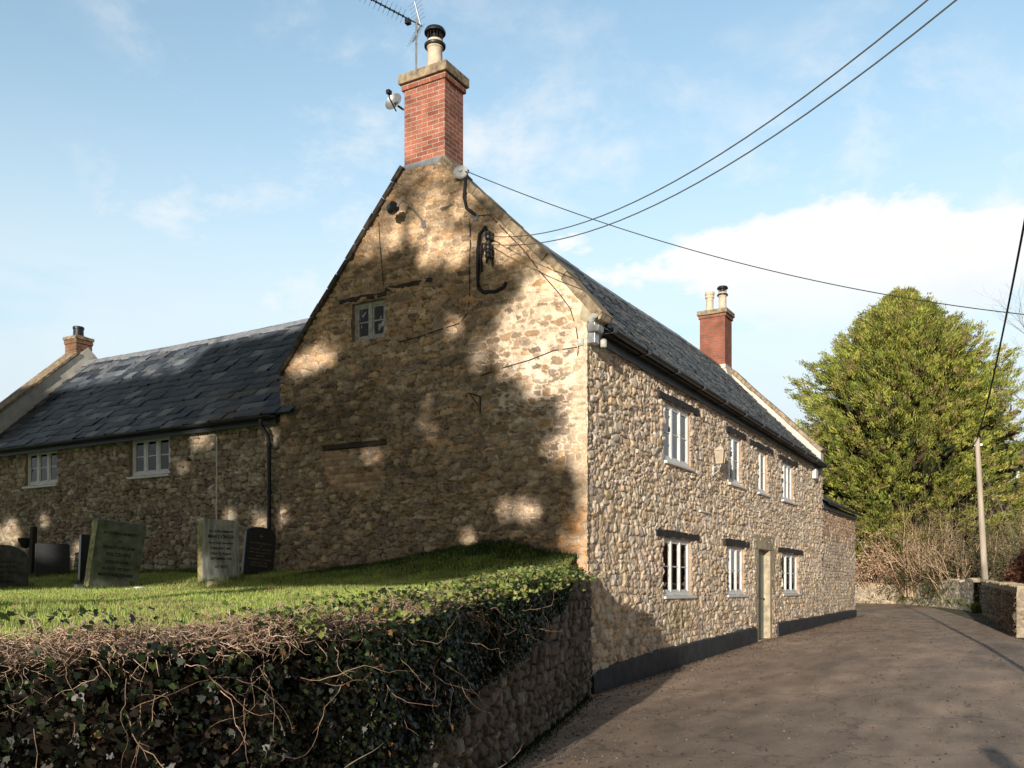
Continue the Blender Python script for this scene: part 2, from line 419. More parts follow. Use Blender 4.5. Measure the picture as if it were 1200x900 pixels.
def mat_ground():
    m, nt, b = newmat('earth verge')
    c, f = noise_mix(nt, (.10,.085,.045), 1.5, .5, 1.5); c, f2 = noise_mix(nt, c, 30, .6, 1.4)
    nt.links.new(c, b.inputs['Base Color']); b.inputs['Roughness'].default_value = .95; bump(nt, b, f2, .8, .03)
    return m
def mat_lawn():
    m, nt, b = newmat('lawn turf')
    c, f = noise_mix(nt, (.20,.27,.06), 2.0, .65, 1.35); c, f2 = noise_mix(nt, c, 50, .5, 1.5)
    nt.links.new(c, b.inputs['Base Color']); b.inputs['Roughness'].default_value = .9; bump(nt, b, f2, .9, .03)
    return m
def mat_road():
    m, nt, b = newmat('worn asphalt')
    tc = nt.nodes.new('ShaderNodeTexCoord')
    c, f = noise_mix(nt, (.45,.325,.235), .45, .72, 1.22, stretch=(.35, 1.6, 1))
    c, f2 = noise_mix(nt, c, 2.2, .72, 1.25, detail=8, stretch=(.5, 1.3, 1))
    c, f3 = noise_mix(nt, c, 130, .62, 1.38, detail=3)
    ck = nt.nodes.new('ShaderNodeTexVoronoi'); ck.feature = 'DISTANCE_TO_EDGE'; ck.inputs['Scale'].default_value = .42
    wn = nt.nodes.new('ShaderNodeTexNoise'); wn.inputs['Scale'].default_value = 2.5; wn.inputs['Detail'].default_value = 6; nt.links.new(tc.outputs['Object'], wn.inputs['Vector'])
    wa = nt.nodes.new('ShaderNodeVectorMath'); wa.operation = 'MULTIPLY_ADD'; wa.inputs[1].default_value = (.9,.9,0); nt.links.new(wn.outputs['Color'], wa.inputs[0]); nt.links.new(tc.outputs['Object'], wa.inputs[2]); nt.links.new(wa.outputs[0], ck.inputs['Vector'])
    cr = nt.nodes.new('ShaderNodeMapRange'); cr.inputs['From Min'].default_value = .002; cr.inputs['From Max'].default_value = .012; cr.inputs['To Min'].default_value = .62; nt.links.new(ck.outputs['Distance'], cr.inputs['Value'])
    cm_ = nt.nodes.new('ShaderNodeMix'); cm_.data_type = 'RGBA'; cm_.blend_type = 'MULTIPLY'; cm_.inputs[0].default_value = 1; nt.links.new(c, cm_.inputs[6]); nt.links.new(cr.outputs[0], cm_.inputs[7]); c = cm_.outputs[2]
    pc = nt.nodes.new('ShaderNodeTexVoronoi'); pc.distance = 'CHEBYCHEV'; pc.inputs['Scale'].default_value = .22; nt.links.new(tc.outputs['Object'], pc.inputs['Vector']); ps = nt.nodes.new('ShaderNodeSeparateColor'); nt.links.new(pc.outputs['Color'], ps.inputs[0])
    pr = nt.nodes.new('ShaderNodeMapRange'); pr.inputs['To Min'].default_value = .86; pr.inputs['To Max'].default_value = 1.08; nt.links.new(ps.outputs[0], pr.inputs['Value'])
    c, _f = noise_mix(nt, c, .8, .85, 1.15, detail=6)
    cm2 = nt.nodes.new('ShaderNodeMix'); cm2.data_type = 'RGBA'; cm2.blend_type = 'MULTIPLY'; cm2.inputs[0].default_value = .6; nt.links.new(c, cm2.inputs[6]); nt.links.new(pr.outputs[0], cm2.inputs[7]); c = cm2.outputs[2]
    # light chippings
    vo = nt.nodes.new('ShaderNodeTexVoronoi'); vo.inputs['Scale'].default_value = 70
    nt.links.new(tc.outputs['Object'], vo.inputs['Vector'])
    sp = nt.nodes.new('ShaderNodeSeparateColor'); nt.links.new(vo.outputs['Color'], sp.inputs[0])
    g = nt.nodes.new('ShaderNodeMath'); g.operation = 'GREATER_THAN'; g.inputs[1].default_value = .93; nt.links.new(sp.outputs[0], g.inputs[0])
    l = nt.nodes.new('ShaderNodeMath'); l.operation = 'LESS_THAN'; l.inputs[1].default_value = .32; nt.links.new(vo.outputs['Distance'], l.inputs[0])
    mu = nt.nodes.new('ShaderNodeMath'); mu.operation = 'MULTIPLY'; nt.links.new(g.outputs[0], mu.inputs[0]); nt.links.new(l.outputs[0], mu.inputs[1])
    mx = nt.nodes.new('ShaderNodeMix'); mx.data_type = 'RGBA'; nt.links.new(mu.outputs[0], mx.inputs[0]); nt.links.new(c, mx.inputs[6]); mx.inputs[7].default_value = (.7,.58,.47,1)
    nt.links.new(mx.outputs[2], b.inputs['Base Color'])
    mr = nt.nodes.new('ShaderNodeMapRange'); mr.inputs['To Min'].default_value = .6; mr.inputs['To Max'].default_value = .9
    nt.links.new(f, mr.inputs['Value']); nt.links.new(mr.outputs[0], b.inputs['Roughness'])
    bump(nt, b, f3, .5, .012)
    return m
M['ground'] = mat_ground(); M['lawn'] = mat_lawn(); M['road'] = mat_road()

def sheet(name, xs, ys, zf, mat, parent=None, smooth=True):
    X, Y = np.meshgrid(xs, ys, indexing='ij'); Z = zf(X, Y)
    idx = np.arange(X.size).reshape(X.shape)
    F = np.stack([idx[:-1,:-1], idx[1:,:-1], idx[1:,1:], idx[:-1,1:]], -1).reshape(-1, 4)
    return np_mesh(name, np.stack([X, Y, Z], -1).reshape(-1, 3), F, np.full(len(F), 4), mat, parent, smooth=smooth)

xs = np.concatenate([np.linspace(-200, -20, 10), np.arange(-18, 60, 1.0), np.linspace(65, 400, 12)])
ys = np.concatenate([np.linspace(-250, -30, 8), np.arange(-28, 30, 2.0), np.linspace(35, 250, 8)])
g = sheet('ground', xs, ys, lambda X, Y: gz(X)-.012+np.clip(-6.5-Y, 0, 20)*.03, M['ground']); tag(g, 'brown earth verge beside and under the lane', 'ground', kind='structure')

# road: strips between a left and a right edge
RX = np.concatenate([np.linspace(-60, -14, 24), np.arange(-13, 46, .25)])
rl = np.interp(RX, [-60, -18, -13, -12, -9, -7.5, -5.35, 0, .1, 21.0, 21.1, 24, 27, 46], [-5.6, -4.6, -2.0, -.6, -2.0, -2.05, -1.57, .05, .1, .1, .12, 3.5, 14, 30])
rr = np.interp(RX, [-60, -14, 0, 10, 12.6, 18, 26, 32, 38, 41, 44, 46], [-9.6, -9.3, -7.6, -5.7, -5.0, -4.1, -2.5, -1.1, 1.2, 6, 16, 30])
rr = np.minimum(rr, rl-.01)
K = 14
V = []
for i, x in enumerate(RX):
    for k in range(K+1):
        t = k/K; y = rl[i]*(1-t)+rr[i]*t
        V.append((x, y, float(gz(x))+.004+.03*math.sin(math.pi*t)))
F = [(i*(K+1)+k, i*(K+1)+k+1, (i+1)*(K+1)+k+1, (i+1)*(K+1)+k) for i in range(len(RX)-1) for k in range(K)]
F = [f[::-1] for f in F]
o = np_mesh('road', V, np.array(F), np.full(len(F), 4), M['road'], smooth=True); tag(o, 'worn brown grey asphalt lane running past the cottage', 'road', kind='structure')
def road_z(x, y):
    a = np.interp(x, RX, rl); b2 = np.interp(x, RX, rr)
    t = np.clip((y-a)/np.minimum(b2-a, -.01), 0, 1)
    return gz(x)+.004+.03*np.sin(np.pi*t)

# lawn
lx = np.concatenate([np.linspace(-60, -16, 12), np.arange(-15, .16, .15)])
tt = np.concatenate([[0], np.cumsum(np.linspace(.12, .35, 60))]); tt = np.concatenate([tt, tt[-1]+np.array([2, 6, 15, 30])])
X = np.repeat(lx[:, None], len(tt), 1); Y = wy(X)+.22+tt[None]; Y = np.where(X > -.02, np.maximum(Y, .0), Y)
Z = lz(X, Y); idx = np.arange(X.size).reshape(X.shape)
F = np.stack([idx[:-1,:-1], idx[1:,:-1], idx[1:,1:], idx[:-1,1:]], -1).reshape(-1, 4)
o = np_mesh('lawn', np.stack([X, Y, Z], -1).reshape(-1, 3), F, np.full(len(F), 4), M['lawn'], smooth=True)
tag(o, 'raised green churchyard lawn behind the ivy wall', 'lawn', kind='structure')

# ------------------------------------------------------------------ palettes
PAL_G = [(.50,.38,.24),(.40,.30,.19),(.34,.25,.155),(.30,.225,.155),(.28,.22,.16),(.46,.36,.24),(.42,.28,.15),(.23,.18,.135),(.38,.30,.21),(.45,.29,.14),(.36,.30,.22),(.33,.26,.18)]
PAL_F = [(.50,.41,.31),(.47,.38,.29),(.53,.45,.35),(.44,.35,.27),(.52,.41,.29),(.46,.39,.31),(.56,.50,.42),(.50,.38,.25),(.40,.35,.30),(.58,.50,.38)]
PAL_W = [(.33,.24,.15),(.28,.21,.14),(.38,.30,.20),(.23,.18,.13),(.42,.34,.24),(.31,.22,.13),(.36,.30,.22)]
PAL_C = [(.20,.155,.115),(.16,.13,.10),(.23,.18,.135),(.14,.115,.09),(.25,.21,.16)]

# ================================================================== COTTAGE
cot = thing('stone_cottage', (0, 0, 0), 'tall two storey rubble stone cottage with slate roof, its gable end towards the churchyard', 'house')

# --- gable wall (plane X=0, facing -X), u = Y, v = Z
gtY = np.array([-.06, .26, .85, 2.03, 2.45, 3.27, 5.95]); gtZ = np.array([5.70, 6.02, 6.63, 7.80, 8.27, 8.30, 5.33])
def g_field(U, V):
    # lime mortar at upper right and corner, made paler to paint the sunlight stronger
    fl = .0+1.3*np.exp(-((U-.5)/1.1)**2-((V-5.2)/1.6)**2)+.5*np.exp(-((U-2.3)/.9)**2-((V-7.2)/.7)**2)
    fl = fl*(.6+.8*fbm(U*1.2, V*1.5, 41))
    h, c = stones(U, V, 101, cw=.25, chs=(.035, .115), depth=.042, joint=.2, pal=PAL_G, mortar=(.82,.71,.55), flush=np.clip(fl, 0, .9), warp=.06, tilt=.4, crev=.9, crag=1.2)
    # upper part is golden, lower part grey brown and darker
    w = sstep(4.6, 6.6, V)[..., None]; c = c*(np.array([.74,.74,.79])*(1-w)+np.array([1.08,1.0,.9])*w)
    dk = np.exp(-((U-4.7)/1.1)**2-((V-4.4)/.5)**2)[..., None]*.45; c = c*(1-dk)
    # pale corner stones
    ed = sstep(.28, .1, U)[..., None]; c = c*(1-.5*ed)+np.array([.5,.4,.28])*.5*ed
    # orange lichen at the foot of the corner
    li = (np.exp(-((U-.15)/.35)**2-((V-2.3)/.5)**2)*sstep(.45, .6, fbm(U*9, V*9, 55)))[..., None]
    c = c*(1-li)+np.array([.5,.25,.07])*li
    # bricked up opening
    inb = (U > 3.65) & (U < 4.95) & (V > 3.15) & (V < 3.86)
    row = np.floor(V/.075); uu = U/.22+.5*(row % 2); k = np.floor(uu)
    jx = np.minimum(uu-k, 1-(uu-k))*.22; jy = np.minimum(V/.075-row, 1-(V/.075-row))*.075
    e = sstep(.003, .012, np.minimum(jx, jy)); hb = e*.016
    cb = np.array([.40,.25,.15])*(.6+.7*_h(k, row, 5))[..., None]*e[..., None]+np.array([.3,.24,.17])*(1-e[..., None])
    msk = inb & (fbm(U*3, V*3, 61) > .42)
    h = np.where(msk, hb, h); c = np.where(msk[..., None], cb, c)
    # shallow groove under the old lintel of that opening
    gr = (U > 3.6) & (U < 5.0) & (V > 3.88) & (V < 3.97)
    h = np.where(gr, -.03, h); c = np.where(gr[..., None], c*.3, c)
    lum = c.mean(-1, keepdims=True); c = (c*.66+lum*np.array([1.15,1.0,.84])*.34)*np.array([1.52,1.42,1.33])
    return h, cap(c*1.1, .88)
hole_g = [(3.62, 4.33, 5.66, 6.30)]
us = breaks(-.055, 5.95, .0155, [3.62, 4.33]); vs = breaks(1.35, 8.32, .0155, [5.66, 6.30])
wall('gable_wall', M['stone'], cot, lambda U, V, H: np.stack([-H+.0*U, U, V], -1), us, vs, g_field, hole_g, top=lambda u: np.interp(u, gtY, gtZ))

# --- front wall (plane Y=0, facing -Y), u = X, v = Z
LOW = [(3.04, 4.48), (6.64, 7.92), (11.16, 12.92)]
UPP = [(3.09, 4.45, 3.76, 4.78), (6.76, 7.72, 3.74, 4.75), (8.94, 9.80, 3.74, 4.71), (11.16, 12.36, 3.75, 4.70)]
holes_f = [(a, b, 1.38, 2.41) for a, b in LOW]+[(a, b, c-.02, d) for a, b, c, d in UPP]+[(8.8, 10.2, .2, 2.6)]
def f_field(U, V):
    fl = .12+.45*sstep(.45, .7, fbm(U*.7, V*.9, 88))+.22*np.exp(-((U-.8)/1.4)**2-((V-1.6)/1.2)**2)
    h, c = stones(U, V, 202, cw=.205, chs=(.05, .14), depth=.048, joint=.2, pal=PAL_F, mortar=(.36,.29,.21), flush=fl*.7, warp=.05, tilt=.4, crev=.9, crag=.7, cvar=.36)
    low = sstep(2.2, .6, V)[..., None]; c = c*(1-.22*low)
    mo = (np.exp(-((U-3.8)/.7)**2-((V-1.0)/.3)**2)*.6)[..., None]; c = c*(1-mo)+np.array([.14,.13,.06])*mo
    gr = (sstep(.52, .66, fbm(U*.9, V*.7, 71))*.15)[..., None]; c = c*(1-gr)+c*np.array([.9,.95,.7])*gr
    # the wall thickens slightly towards its foot
    h = h+.03*np.clip((2.0-V)/2.0, 0, 1)
    return h, cap(c*np.array([1.95,1.90,1.88]), .88)
mk = [x for hh in holes_f for x in hh[:2]]; mv = [x for hh in holes_f for x in hh[2:]]
us = breaks(-.032, 15.9, lambda x: .0175+.0010*x, mk); vs = breaks(-.3, 5.46, .0175, mv)
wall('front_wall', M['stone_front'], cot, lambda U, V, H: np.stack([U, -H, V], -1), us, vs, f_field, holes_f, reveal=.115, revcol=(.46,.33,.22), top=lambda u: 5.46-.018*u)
# plain back and end walls, set behind
mb = MB()
mb.prism([(15.93, 0.03, -.3), (15.93, 5.9, -.3), (15.93, 5.9, 5.2), (15.93, 2.9, 8.0), (15.93, 0.03, 5.1)], (-.3, 0, 0))
mb.box(.35, 15.6, 5.6, 5.9, -.3, 5.3)
mb.build('rear_walls', M['hamstone'], cot)

# --- roof
def zE(x): return 5.36-.02*x
RIDGE = (2.9, 8.30)
def slates(name, parent, P, nrow, xlo, xhi, width, pal, seed, lift=.012, colf=None, jag=.006):
    """P(x, t): point of the roof at x along and t (0 eave .. 1 ridge) -> xyz, normal"""
    rs = np.random.default_rng(seed); V = []; C = []; L = []; cn = []
    for r in range(nrow+1):
        t0 = r/nrow-.004; t1 = min((r+1.9)/nrow, 1.02)
        x = xlo-(width*.5 if r % 2 else 0)
        while x < xhi:
            w = width*rs.uniform(.93, 1.07); a = max(x, xlo); b2 = min(x+w-.004, xhi); x += w
            if b2-a < .02: continue
            j = rs.uniform(-jag, jag)
            p0, n = P(a, t0+j); p1, _ = P(b2, t0+j+rs.uniform(-.001, .001)); p2, _ = P(b2, t1); p3, _ = P(a, t1)
            l0 = lift*rs.uniform(.75, 1.5)
            q = [p0+n*l0*1.6, p1+n*l0*1.6, p2+n*.002, p3+n*.002, p0-n*.004, p1-n*.004]
            base = len(V); V += q
            c = np.array(pal[rs.integers(len(pal))])*rs.uniform(.7, 1.35)
            if colf: c = colf(.5*(a+b2), t0, c, rs)
            C += [c]*6; L += [base, base+1, base+2, base+3, base+4, base+5, base+1, base]; cn += [4, 4]
    return np_mesh(name, V, L, cn, M['slate'], parent, col=np.array(C))
SL = [(.15,.16,.175),(.11,.12,.135),(.18,.185,.19),(.22,.215,.21),(.09,.10,.115),(.16,.165,.17)]
def Pm(x, t):
    e = np.array([x, -.22, zE(x)]); r = np.array([x, RIDGE[0], RIDGE[1]+.02*math.sin(x*.7)])
    d = r-e; n = np.array([0, -d[2], d[1]]); n /= np.linalg.norm(n)
    return e+d*t-n*.03*math.sin(math.pi*min(max(t, 0), 1)), n
def cm(x, t, c, rs):
    if rs.random() < .10: c = np.array([.36,.34,.30])*rs.uniform(.7, 1.2)
    return c
rf = slates('roof_slates', cot, Pm, 22, .28, 15.46, .27, SL, 5, colf=cm, lift=.02)
mb = MB()
for i in range(20):     # boarding below the slates and the hidden rear slope
    x0 = .2+i*.765; x1 = x0+.765
    mb.add([Pm(x0, .01)[0]-np.array([0,0,.05]), Pm(x1, .01)[0]-np.array([0,0,.05]), Pm(x1, 1)[0]-np.array([0,0,.05]), Pm(x0, 1)[0]-np.array([0,0,.05])], [(0,1,2,3)], (.08,.09,.1))
    mb.add([(x0, 6.1, 5.25), (x1, 6.1, 5.25), (x1, 2.9, 8.27), (x0, 2.9, 8.27)], [(3,2,1,0)], (.08,.09,.1))
mb.build('roof_deck', M['slate'], rf)
mb = MB(); x = .3
while x < 15.0:
    z = RIDGE[1]+.02*math.sin(x*.7)+.0; w = .45
    dz = random.uniform(-.006, .006)
    poly = [(x, 2.9-.17, z-.13+dz), (x, 2.9-.15, z-.09+dz), (x, 2.9, z+.065+dz), (x, 2.9+.15, z-.09+dz), (x, 2.9+.17, z-.13+dz)]
    mb.prism(poly, (w-.012, 0, 0), tuple(np.array((.2,.19,.17))*random.uniform(.7, 1.3))); x += w
mb.build('ridge_tiles', M['slate'], rf)

# verge coping on the gable, in separate stones
def coping_run(name, mat, parent, axis_pts, thick, d0, d1, nst, axis='Y', plane=0., jit=.01):
    mb = MB(); P = np.array(axis_pts, float); seg = np.linalg.norm(np.diff(P, axis=0), axis=1); s = np.concatenate([[0], np.cumsum(seg)])
    ss = np.linspace(0, s[-1], nst+1)
    for a, b2 in zip(ss[:-1], ss[1:]):
        p0 = np.array([np.interp(a+.004, s, P[:, 0]), np.interp(a+.004, s, P[:, 1])]); p1 = np.array([np.interp(b2-.004, s, P[:, 0]), np.interp(b2-.004, s, P[:, 1])])
        t = (p1-p0)/np.linalg.norm(p1-p0); n = np.array([-t[1], t[0]]);
        if n[1] < 0: n = -n
        j = random.uniform(-jit, jit); th = thick*random.uniform(.9, 1.1)
        q = [p0+n*j, p1+n*(j+random.uniform(-jit, jit)*.5), p1+n*(j-th), p0+n*(j-th)]
        dd = random.uniform(-.012, .012)
        if axis == 'Y': mb.prism([(plane+d0+dd, y, z) for y, z in q], (d1-d0, 0, 0))
        else: mb.prism([(x_, plane+d0+dd, z) for x_, z in q], (0, d1-d0, 0))
    return mb.build(name, mat, parent, bevel=.008)
coping_run('coping', M['coping'], cot, [(-.30, 5.47), (.26, 6.14), (.85, 6.75), (2.03, 7.91), (2.44, 8.36)], .125, -.07, .34, 9)
coping_run('coping', M['darkcoping'], cot, [(6.0, 5.33), (3.27, 8.38)], .085, -.09, .34, 14)
# kneeler stones under the coping at the corner
mb = MB()
mb.hexa([(-.045,-.26,5.38),(.3,-.26,5.38),(.3,.1,5.36),(-.045,.1,5.36)], [(-.05,-.30,5.49),(.3,-.30,5.49),(.3,.0,5.74),(-.05,.0,5.74)])
mb.hexa([(-.03,-.10,5.10),(.28,-.10,5.10),(.28,.08,5.10),(-.03,.08,5.10)], [(-.035,-.20,5.375),(.28,-.20,5.375),(.28,.08,5.355),(-.035,.08,5.355)])
mb.build('kneeler', M['hamstone'], cot, bevel=.015)
# far gable: rendered parapet with coping
mb = MB()
pz = lambda y: 5.60+.985*y
mb.prism([(15.5,-.06,5.0),(15.5,-.06,pz(-.06)),(15.5,2.85,pz(2.85)),(15.5,2.95,pz(2.85)),(15.5,5.9,pz(0)),(15.5,5.9,5.0)], (.36, 0, 0))
mb.build('gable_parapet', M['render'], cot)
coping_run('coping', M['coping'], cot, [(-.14, pz(-.14)+.07), (2.86, pz(2.86)+.07)], .10, 15.44, 15.92, 9)
# boxed eaves: fascia, soffit, gutter
mb = MB(); fx = [.18, 15.5]
mb.hexa([(.18,-.10,5.12),(15.5,-.10,4.93),(15.5,-.07,4.93),(.18,-.07,5.12)], [(.18,-.10,5.265),(15.5,-.10,5.02),(15.5,-.07,5.02),(.18,-.07,5.265)])
mb.build('fascia', M['fascia'], cot)
mb = MB()
mb.hexa([(.2,-.20,5.27),(15.5,-.20,4.99),(15.5,.02,4.99),(.2,.02,5.27)], [(.2,-.20,5.29),(15.5,-.20,5.01),(15.5,.02,5.01),(.2,.02,5.29)])
mb.build('soffit', M['black'], cot)
mb = MB()
def gutter(mb, p0, p1, r=.06, out=(0,-1,0)):
    p0 = np.array(p0, float); p1 = np.array(p1, float); o = np.array(out, float); k = 10; vs = []
    for rad in (r, r-.008):
        for p in (p0, p1):
            for i in range(k+1):
                a = math.pi*i/k; vs.append(p+o*math.cos(a)*rad-np.array([0,0,1])*math.sin(a)*rad)
    fs = [(i, i+1, k+1+i+1, k+1+i) for i in range(k)]+[(2*(k+1)+i, 3*(k+1)+i, 3*(k+1)+i+1, 2*(k+1)+i+1) for i in range(k)]
    mb.add(vs, fs)
gutter(mb, (.2, -.275, zE(.2)-.03), (15.45, -.275, zE(15.45)-.03))
for i in range(12):
    x = .3+i*1.35; z = zE(x)-.03
    mb.box(x-.015, x+.015, -.345, -.07, z-.075, z-.062); mb.box(x-.05, x+.05, -.347, -.338, z-.07, z+.006)
mb.build('gutter', M['black'], cot)
# tarred plinth
mb = MB()
def plinth_run(a, b2, yy=-.135):
    xs_ = np.arange(a, b2+.01, (b2-a)/max(3, int((b2-a)/.35)))
    tp = lambda x: np.interp(x, [.0, .7, 3, 8.75, 10.6, 21.1], [.22, .33, .46, .64, .67, .78])
    for x0, x1 in zip(xs_[:-1], xs_[1:]):
        z0, z1 = tp(x0)+random.uniform(-.008,.008), tp(x1)
        mb.hexa([(x0, yy, -.3), (x1, yy, -.3), (x1, .0, -.3), (x0, .0, -.3)], [(x0, yy+.02, tp(x0)), (x1, yy+.02, tp(x1)), (x1, 0, tp(x1)+.05), (x0, 0, tp(x0)+.05)])
plinth_run(.06, 8.62); mb.build('plinth', M['plinth'], cot)
mb = MB(); plinth_run(10.53, 15.85); mb.build('plinth', M['plinth'], cot)

# --- windows
def window(parent, x0, x1, z0, z1, lights, y=.005, fr=.055, mat='white', axis='X', plane=0., bar=True, sill=True, curtain=None, sillr=.1, depth=.06):
    """casement window in the plane Y=0 (axis X) or X=plane (axis Y)"""
    def B(mb, a, b2, d0, d1, c, d):
        if axis == 'X': mb.box(a, b2, plane+d0, plane+d1, c, d)
        else: mb.box(plane+d0, plane+d1, a, b2, c, d)
    f = MB(); sh = .075 if sill else 0
    zz0 = z0+sh
    B(f, x0, x1, y, y+depth, z1-fr, z1); B(f, x0, x1, y, y+depth, zz0, zz0+fr)
    B(f, x0, x0+fr, y+.001, y+depth, zz0+fr, z1-fr); B(f, x1-fr, x1, y+.001, y+depth, zz0+fr, z1-fr)
    w = (x1-x0-fr)/lights
    fo = f
    for i in range(1, lights):
        c = x0+fr/2+w*i; B(f, c-.03, c+.03, y-.002, y+depth, zz0+fr, z1-fr)
    cs = .028
    for i in range(lights):
        a = x0+fr/2+w*i+.03 if i else x0+fr; b2 = x0+fr/2+w*(i+1)-.03 if i < lights-1 else x1-fr
        a2, b3, c0, c1 = a+.002, b2-.002, zz0+fr+.002, z1-fr-.002
        B(f, a2, a2+cs, y+.008, y+.045, c0, c1); B(f, b3-cs, b3, y+.008, y+.045, c0, c1)
        B(f, a2+cs, b3-cs, y+.009, y+.045, c1-cs, c1); B(f, a2+cs, b3-cs, y+.009, y+.045, c0, c0+cs)
        if bar: zm = (c0+c1)/2; B(f, a2+cs, b3-cs, y+.014, y+.04, zm-.011, zm+.011)
    wo = f.build('window', M[mat], parent, bevel=.003)
    g = MB()
    for i in range(lights):
        a = x0+fr/2+w*i+.03 if i else x0+fr; b2 = x0+fr/2+w*(i+1)-.03 if i < lights-1 else x1-fr
        B(g, a+.02, b2-.02, y+.028, y+.032, zz0+fr+.02, z1-fr-.02)
    g.build('pane', M['glass'], wo)
    if sill:
        s = MB(); B(s, x0-.03, x1+sillr, y-.10, y+depth+.02, z0, z0+.045); B(s, x0, x1, y-.03, y+depth+.01, z0+.045, z0+sh+.001)
        s.build('sill', M[mat], wo, bevel=.006)
    # what is behind the glass: a shallow dim room and, upstairs, a net curtain
    r = MB()
    def Q(*p): r.add([(q[0], plane+q[1], q[2]) if axis == 'X' else (plane+q[1], q[0], q[2]) for q in p], [(0,1,2,3)])
    D = 1.6; e = .25
    Q((x0-e,D,z0-.4),(x1+e,D,z0-.4),(x1+e,D,z1+.2),(x0-e,D,z1+.2)); Q((x0-e,y+.1,z0-.4),(x0-e,D,z0-.4),(x0-e,D,z1+.2),(x0-e,y+.1,z1+.2))
    Q((x1+e,y+.1,z0-.4),(x1+e,D,z0-.4),(x1+e,D,z1+.2),(x1+e,y+.1,z1+.2)); Q((x0-e,y+.1,z1+.2),(x1+e,y+.1,z1+.2),(x1+e,D,z1+.2),(x0-e,D,z1+.2)); Q((x0-e,y+.1,z0-.4),(x1+e,y+.1,z0-.4),(x1+e,D,z0-.4),(x0-e,D,z0-.4))
    r.build('room_behind', M['room'], wo)
    if curtain:
        n = 60; vs = []
        cw0, cw1 = curtain
        for (ca, cb) in ([(x0+.02, x0+.02+(x1-x0)*cw0), (x1-.02-(x1-x0)*cw1, x1-.02)]):
            if cb-ca < .03: continue
            vs = []; c = MB()
            for i in range(n+1):
                t = i/n; xx = ca+(cb-ca)*t; dd = y+.13+.018*math.sin(t*(cb-ca)*55)
                for z in (z0+.05, z1): vs.append((xx, plane+dd, z) if axis == 'X' else (plane+dd, xx, z))
            c.add(vs, [(2*i, 2*i+2, 2*i+3, 2*i+1) for i in range(n)])
            c.build('curtain', M['curtain'], wo)
    return wo
for (a, b2) in LOW: window(cot, a+.012, b2-.012, 1.335, 2.405, 3, curtain=(.0, .13), sillr=.16)
for i, (a, b2, c, d) in enumerate(UPP): window(cot, a+.012, b2-.012, c-.065, d-.005, [3,2,2,3][i], curtain=[(.55,.42),(.5,.48),(.5,.48),(.3,.25)][i])
window(cot, 3.625, 4.325, 5.662, 6.298, 2, y=.035, mat='oldwhite', axis='Y', sill=False, fr=.06, curtain=(0, .45))
# black timber lintels over the front windows
def rough_beam(name, mat, parent, x0, x1, z0, z1, y0, y1, axis='X', seed=0, sag=.0, n=14, amp=.012):
    rs = random.Random(seed); mb = MB(); ring = []
    for i in range(n+1):
        t = i/n; x = x0+(x1-x0)*t; s = -sag*math.sin(math.pi*t)
        j = [rs.uniform(-amp, amp) for _ in range(6)]
        c = [(x, y0+j[0], z0+s+j[1]), (x, y1, z0+s), (x, y1, z1+s), (x, y0+j[2], z1+s+j[3])]
        if axis == 'Y': c = [(q[1], q[0], q[2]) for q in c]
        ring += c
    fs = [(4*i+k, 4*i+(k+1) % 4, 4*i+4+(k+1) % 4, 4*i+4+k) for i in range(n) for k in range(4)]+[(0,1,2,3), (4*n+3,4*n+2,4*n+1,4*n)]
    mb.add(ring, fs); return mb.build(name, mat, parent)
LT = [(2.66,4.86,2.415,2.525),(6.45,8.22,2.415,2.545),(10.75,13.33,2.42,2.53),(2.76,4.84,4.79,4.90),(6.55,7.97,4.76,4.87),(8.3,10.2,4.72,4.83),(10.8,12.72,4.71,4.81)]
for i, (a, b2, c, d) in enumerate(LT): rough_beam('lintel', M['blackoak'], cot, a, b2, c-.004, d+.0, -.072, .2, seed=i, amp=.011, sag=-.008)
rough_beam('lintel', M['timber'], cot, 2.68, 3.6, 6.405, 6.465, -.045, .1, axis='Y', seed=31)
rough_beam('lintel', M['timber'], cot, 3.6, 4.6, 6.335, 6.405, -.045, .1, axis='Y', seed=32)
rough_beam('lintel', M['timber'], cot, 3.62, 4.98, 3.895, 3.96, -.012, .1, axis='Y', seed=33, amp=.008)

# --- doorway
dj = MB()
dj.box(8.66, 9.02, -.05, .28, -.2, 2.42); dj.box(10.0, 10.45, -.052, .28, -.2, 2.42)
sur = dj.build('door_surround', M['hamstone'], cot, bevel=.012)
dl = MB(); dl.box(8.60, 10.36, -.055, .28, 2.423, 2.76); dl.build('lintel_stone', M['hamstone'], sur, bevel=.012)
dd = MB(); dd.box(9.025, 9.995, .10, .15, .33, 2.418)
for (a, b2, c, d) in [(9.13, 9.46, .5, 1.15), (9.56, 9.89, .5, 1.15), (9.13, 9.46, 1.28, 1.78), (9.56, 9.89, 1.28, 1.78), (9.13, 9.89, 1.92, 2.3)]:
    dd.box(a, b2, .088, .101, c, d)
door = dd.build('door', M['dooor'], cot, bevel=.006)
h = MB(); h.tube([(9.85,.105,1.28),(9.85,.05,1.28),(9.72,.05,1.28)], .012, 8); h.build('handle', M['black'], door)
h = MB(); h.box(9.0, 10.02, -.1, .3, .15, .325); h.build('doorstep', M['hamstone'], cot, bevel=.01)

